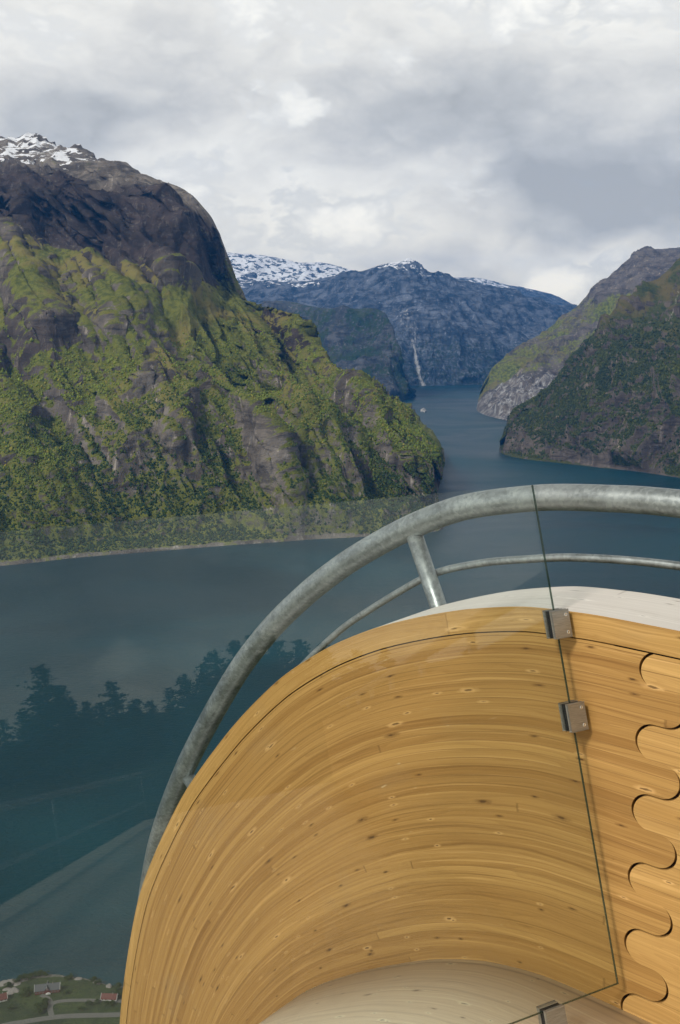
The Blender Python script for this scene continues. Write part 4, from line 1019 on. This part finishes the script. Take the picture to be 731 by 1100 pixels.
def bushes():
    rk = np.random.default_rng(21); A = [make_tree('bush', 'x', 'bush', 'bush', 5., 40+i, 'bushes around the farm') for i in range(3)]
    spots = [(18, 1056, 5), (24, 1053, 6), (30, 1052, 5.5), (36, 1050.5, 6), (44, 1048.5, 6), (50, 1048.5, 5), (30, 1066, 6), (26, 1070, 5), (72, 1053, 4), (100, 1054, 5), (106, 1057, 4.5), (126, 1062, 6), (45, 1083, 7), (42, 1088, 6), (48, 1078, 5), (72, 1067, 4), (96, 1079, 4.5), (104, 1078, 4), (114, 1079, 4), (120, 1080, 4.5), (8, 1060, 5), (12, 1084, 5), (88, 1086, 4), (76, 1050.5, 4.5), (126, 1070, 5)]
    near = ['on the shore left of the red farmhouse', 'by the shore behind the red farmhouse', 'beside the gravel track', 'on the grass near the white cottage']
    for i, (px, py, h) in enumerate(spots):
        t = A[i] if i < 3 else copy_tree(A[rk.integers(0, 3)])
        p = drop(px, py); t.location = tuple(p); t.scale = (h/5*1.7,)*2+(h/5*1.1,); t.rotation_euler = (0, 0, rk.uniform(0, 6))
        k = 0 if px < 27 and py < 1062 else 1 if py < 1054 and px < 80 else 3 if px > 92 else 2
        t['label'] = 'green bush '+near[k]
    for i, (px, py, r) in enumerate([(3, 1057, 4), (9, 1056, 5), (14, 1055.5, 4.5), (19, 1057.5, 3.5), (8, 1063, 3), (13, 1065, 4), (17, 1064, 3), (23, 1054, 3), (84, 1052, 3), (104, 1056, 3.5), (117, 1060, 3)]):
        bm = bmesh.new(); bmesh.ops.create_icosphere(bm, subdivisions=3, radius=r)
        for v in bm.verts:
            c = np.array(v.co); d = 1+.35*float(vnoise(c/ r*1.3+i*9.1, 4)); v.co = Vector((v.co.x*d*1.5, v.co.y*d, v.co.z*d*.35))
        me = bpy.data.meshes.new('shore_rock'); bm.to_mesh(me); bm.free(); o = link('shore_rock', me, [m_stone], None, True); o.location = tuple(drop(px, py)); o.rotation_euler = (0, 0, rk.uniform(0, 6))
        mark(o, 'pale bare rock on the shore '+('by the left white cottage' if px < 27 else 'right of the red farmhouse'), 'rock', 'pale rocks along the shore')
bushes()

# ------------------------------------------------------------------ ferry on the fjord, lone farm on the far slope
def ferry():
    p = onwater(455, 442.5); t = thing('ferry', 'small white passenger ferry crossing the middle of the fjord', 'ferry', tuple(p), R(8)); k = 1.7
    def add(nm, vf, mat, par=None):
        V = [(a*k, b*k, c*k) for a, b, c in vf[0]]; me = mesh(nm, V, vf[1]); fix_normals(me); return link(nm, me, [mat], par or t)
    m_dk = simple('dark_hull', (.03, .06, .08)); 
    sec = [(-20, 9, 5), (-12, 11, 5), (8, 11, 5.2), (20, 7, 6.5), (27, .6, 8)]
    V = []; 
    for y, w, h in sec: V += [(-w*.8, -y, -.5), (w*.8, -y, -.5), (w, -y, h), (-w, -y, h)]
    F = [(i*4+j, i*4+(j+1) % 4, (i+1)*4+(j+1) % 4, (i+1)*4+j) for i in range(4) for j in range(4)]+[(0, 1, 2, 3), (16, 19, 18, 17)]
    add('hull', (V, F), m_white); add('hull_band', boxm(-7.2, 7.2, -22.4, -19.2, 0.3, 4.2), m_dk)
    add('deckhouse', boxm(-9.2, 9.2, -14, 16, 5.1, 9), m_white); add('deckhouse', boxm(-7.4, 7.4, -11, 12, 9.02, 12.5), m_white)
    b = add('bridge', boxm(-6, 6, -9.5, -3, 12.52, 15.5), m_white); add('window', boxm(-5.6, 5.6, -9.7, -9.53, 13.4, 14.9), m_win, b)
    add('funnel', boxm(-1.8, 1.8, 3, 7, 12.52, 17.5), m_white); V, F = tube_mesh([(0, -5, 15.4), (0, -5, 22)], [.35, .15], 8); add('mast', (V, F), m_white)
    for z in (6.2, 10): add('window', boxm(-7, 7, -14.2 if z < 8 else -11.2, -14.03 if z < 8 else -11.03, z, z+1.4), m_win)
    # churned wake beside and behind the hull
    m_foam = simple('foam', (.75, .78, .80)); w = []
    V = [(-13, -16, .25), (-19, 10, .25), (-15, 14, .25), (-9, -18, .25), (13, -16, .25), (9, -18, .25), (15, 14, .25), (19, 10, .25)]
    me = mesh('wake', V, [(0, 3, 2, 1), (4, 7, 6, 5)]); o = link('wake', me, [m_foam], t)
ferry()
def far_farm():
    p = at(348, 389, 8985.); t = thing('farmhouse', 'lone pale farmhouse on the dark wooded slope beyond the near mountain', 'house', tuple(p+np.array([0, -60, 12])), R(15))
    me = mesh('wall', *gable(20, 12, 7, 6, m_white)); fix_normals(me); link('wall', me, [m_white], t); me = mesh('roof', *roof_mesh(20, 12, 7, 6)); fix_normals(me); link('roof', me, [m_slate], t)
far_farm()

# ------------------------------------------------------------------ air
def haze():
    me = mesh('haze', *boxm(-15800, 15800, -450, 23800, WATER-26, 1480)); fix_normals(me)
    m = bpy.data.materials.new('haze'); m.use_nodes = True; nt = NT(m.node_tree); nt.n.remove(nt.n['Principled BSDF'])
    v = nt.new('ShaderNodeVolumePrincipled'); v.inputs['Color'].default_value = (*HAZE_COLOR, 1); v.inputs['Density'].default_value = HAZE_DENSITY; v.inputs['Anisotropy'].default_value = .1
    nt.l.new(v.outputs[0], nt.n['Material Output'].inputs['Volume'])
    mark(link('haze', me, [m]), 'thin blue air haze filling the fjord valley', 'haze', kind='stuff')
haze()
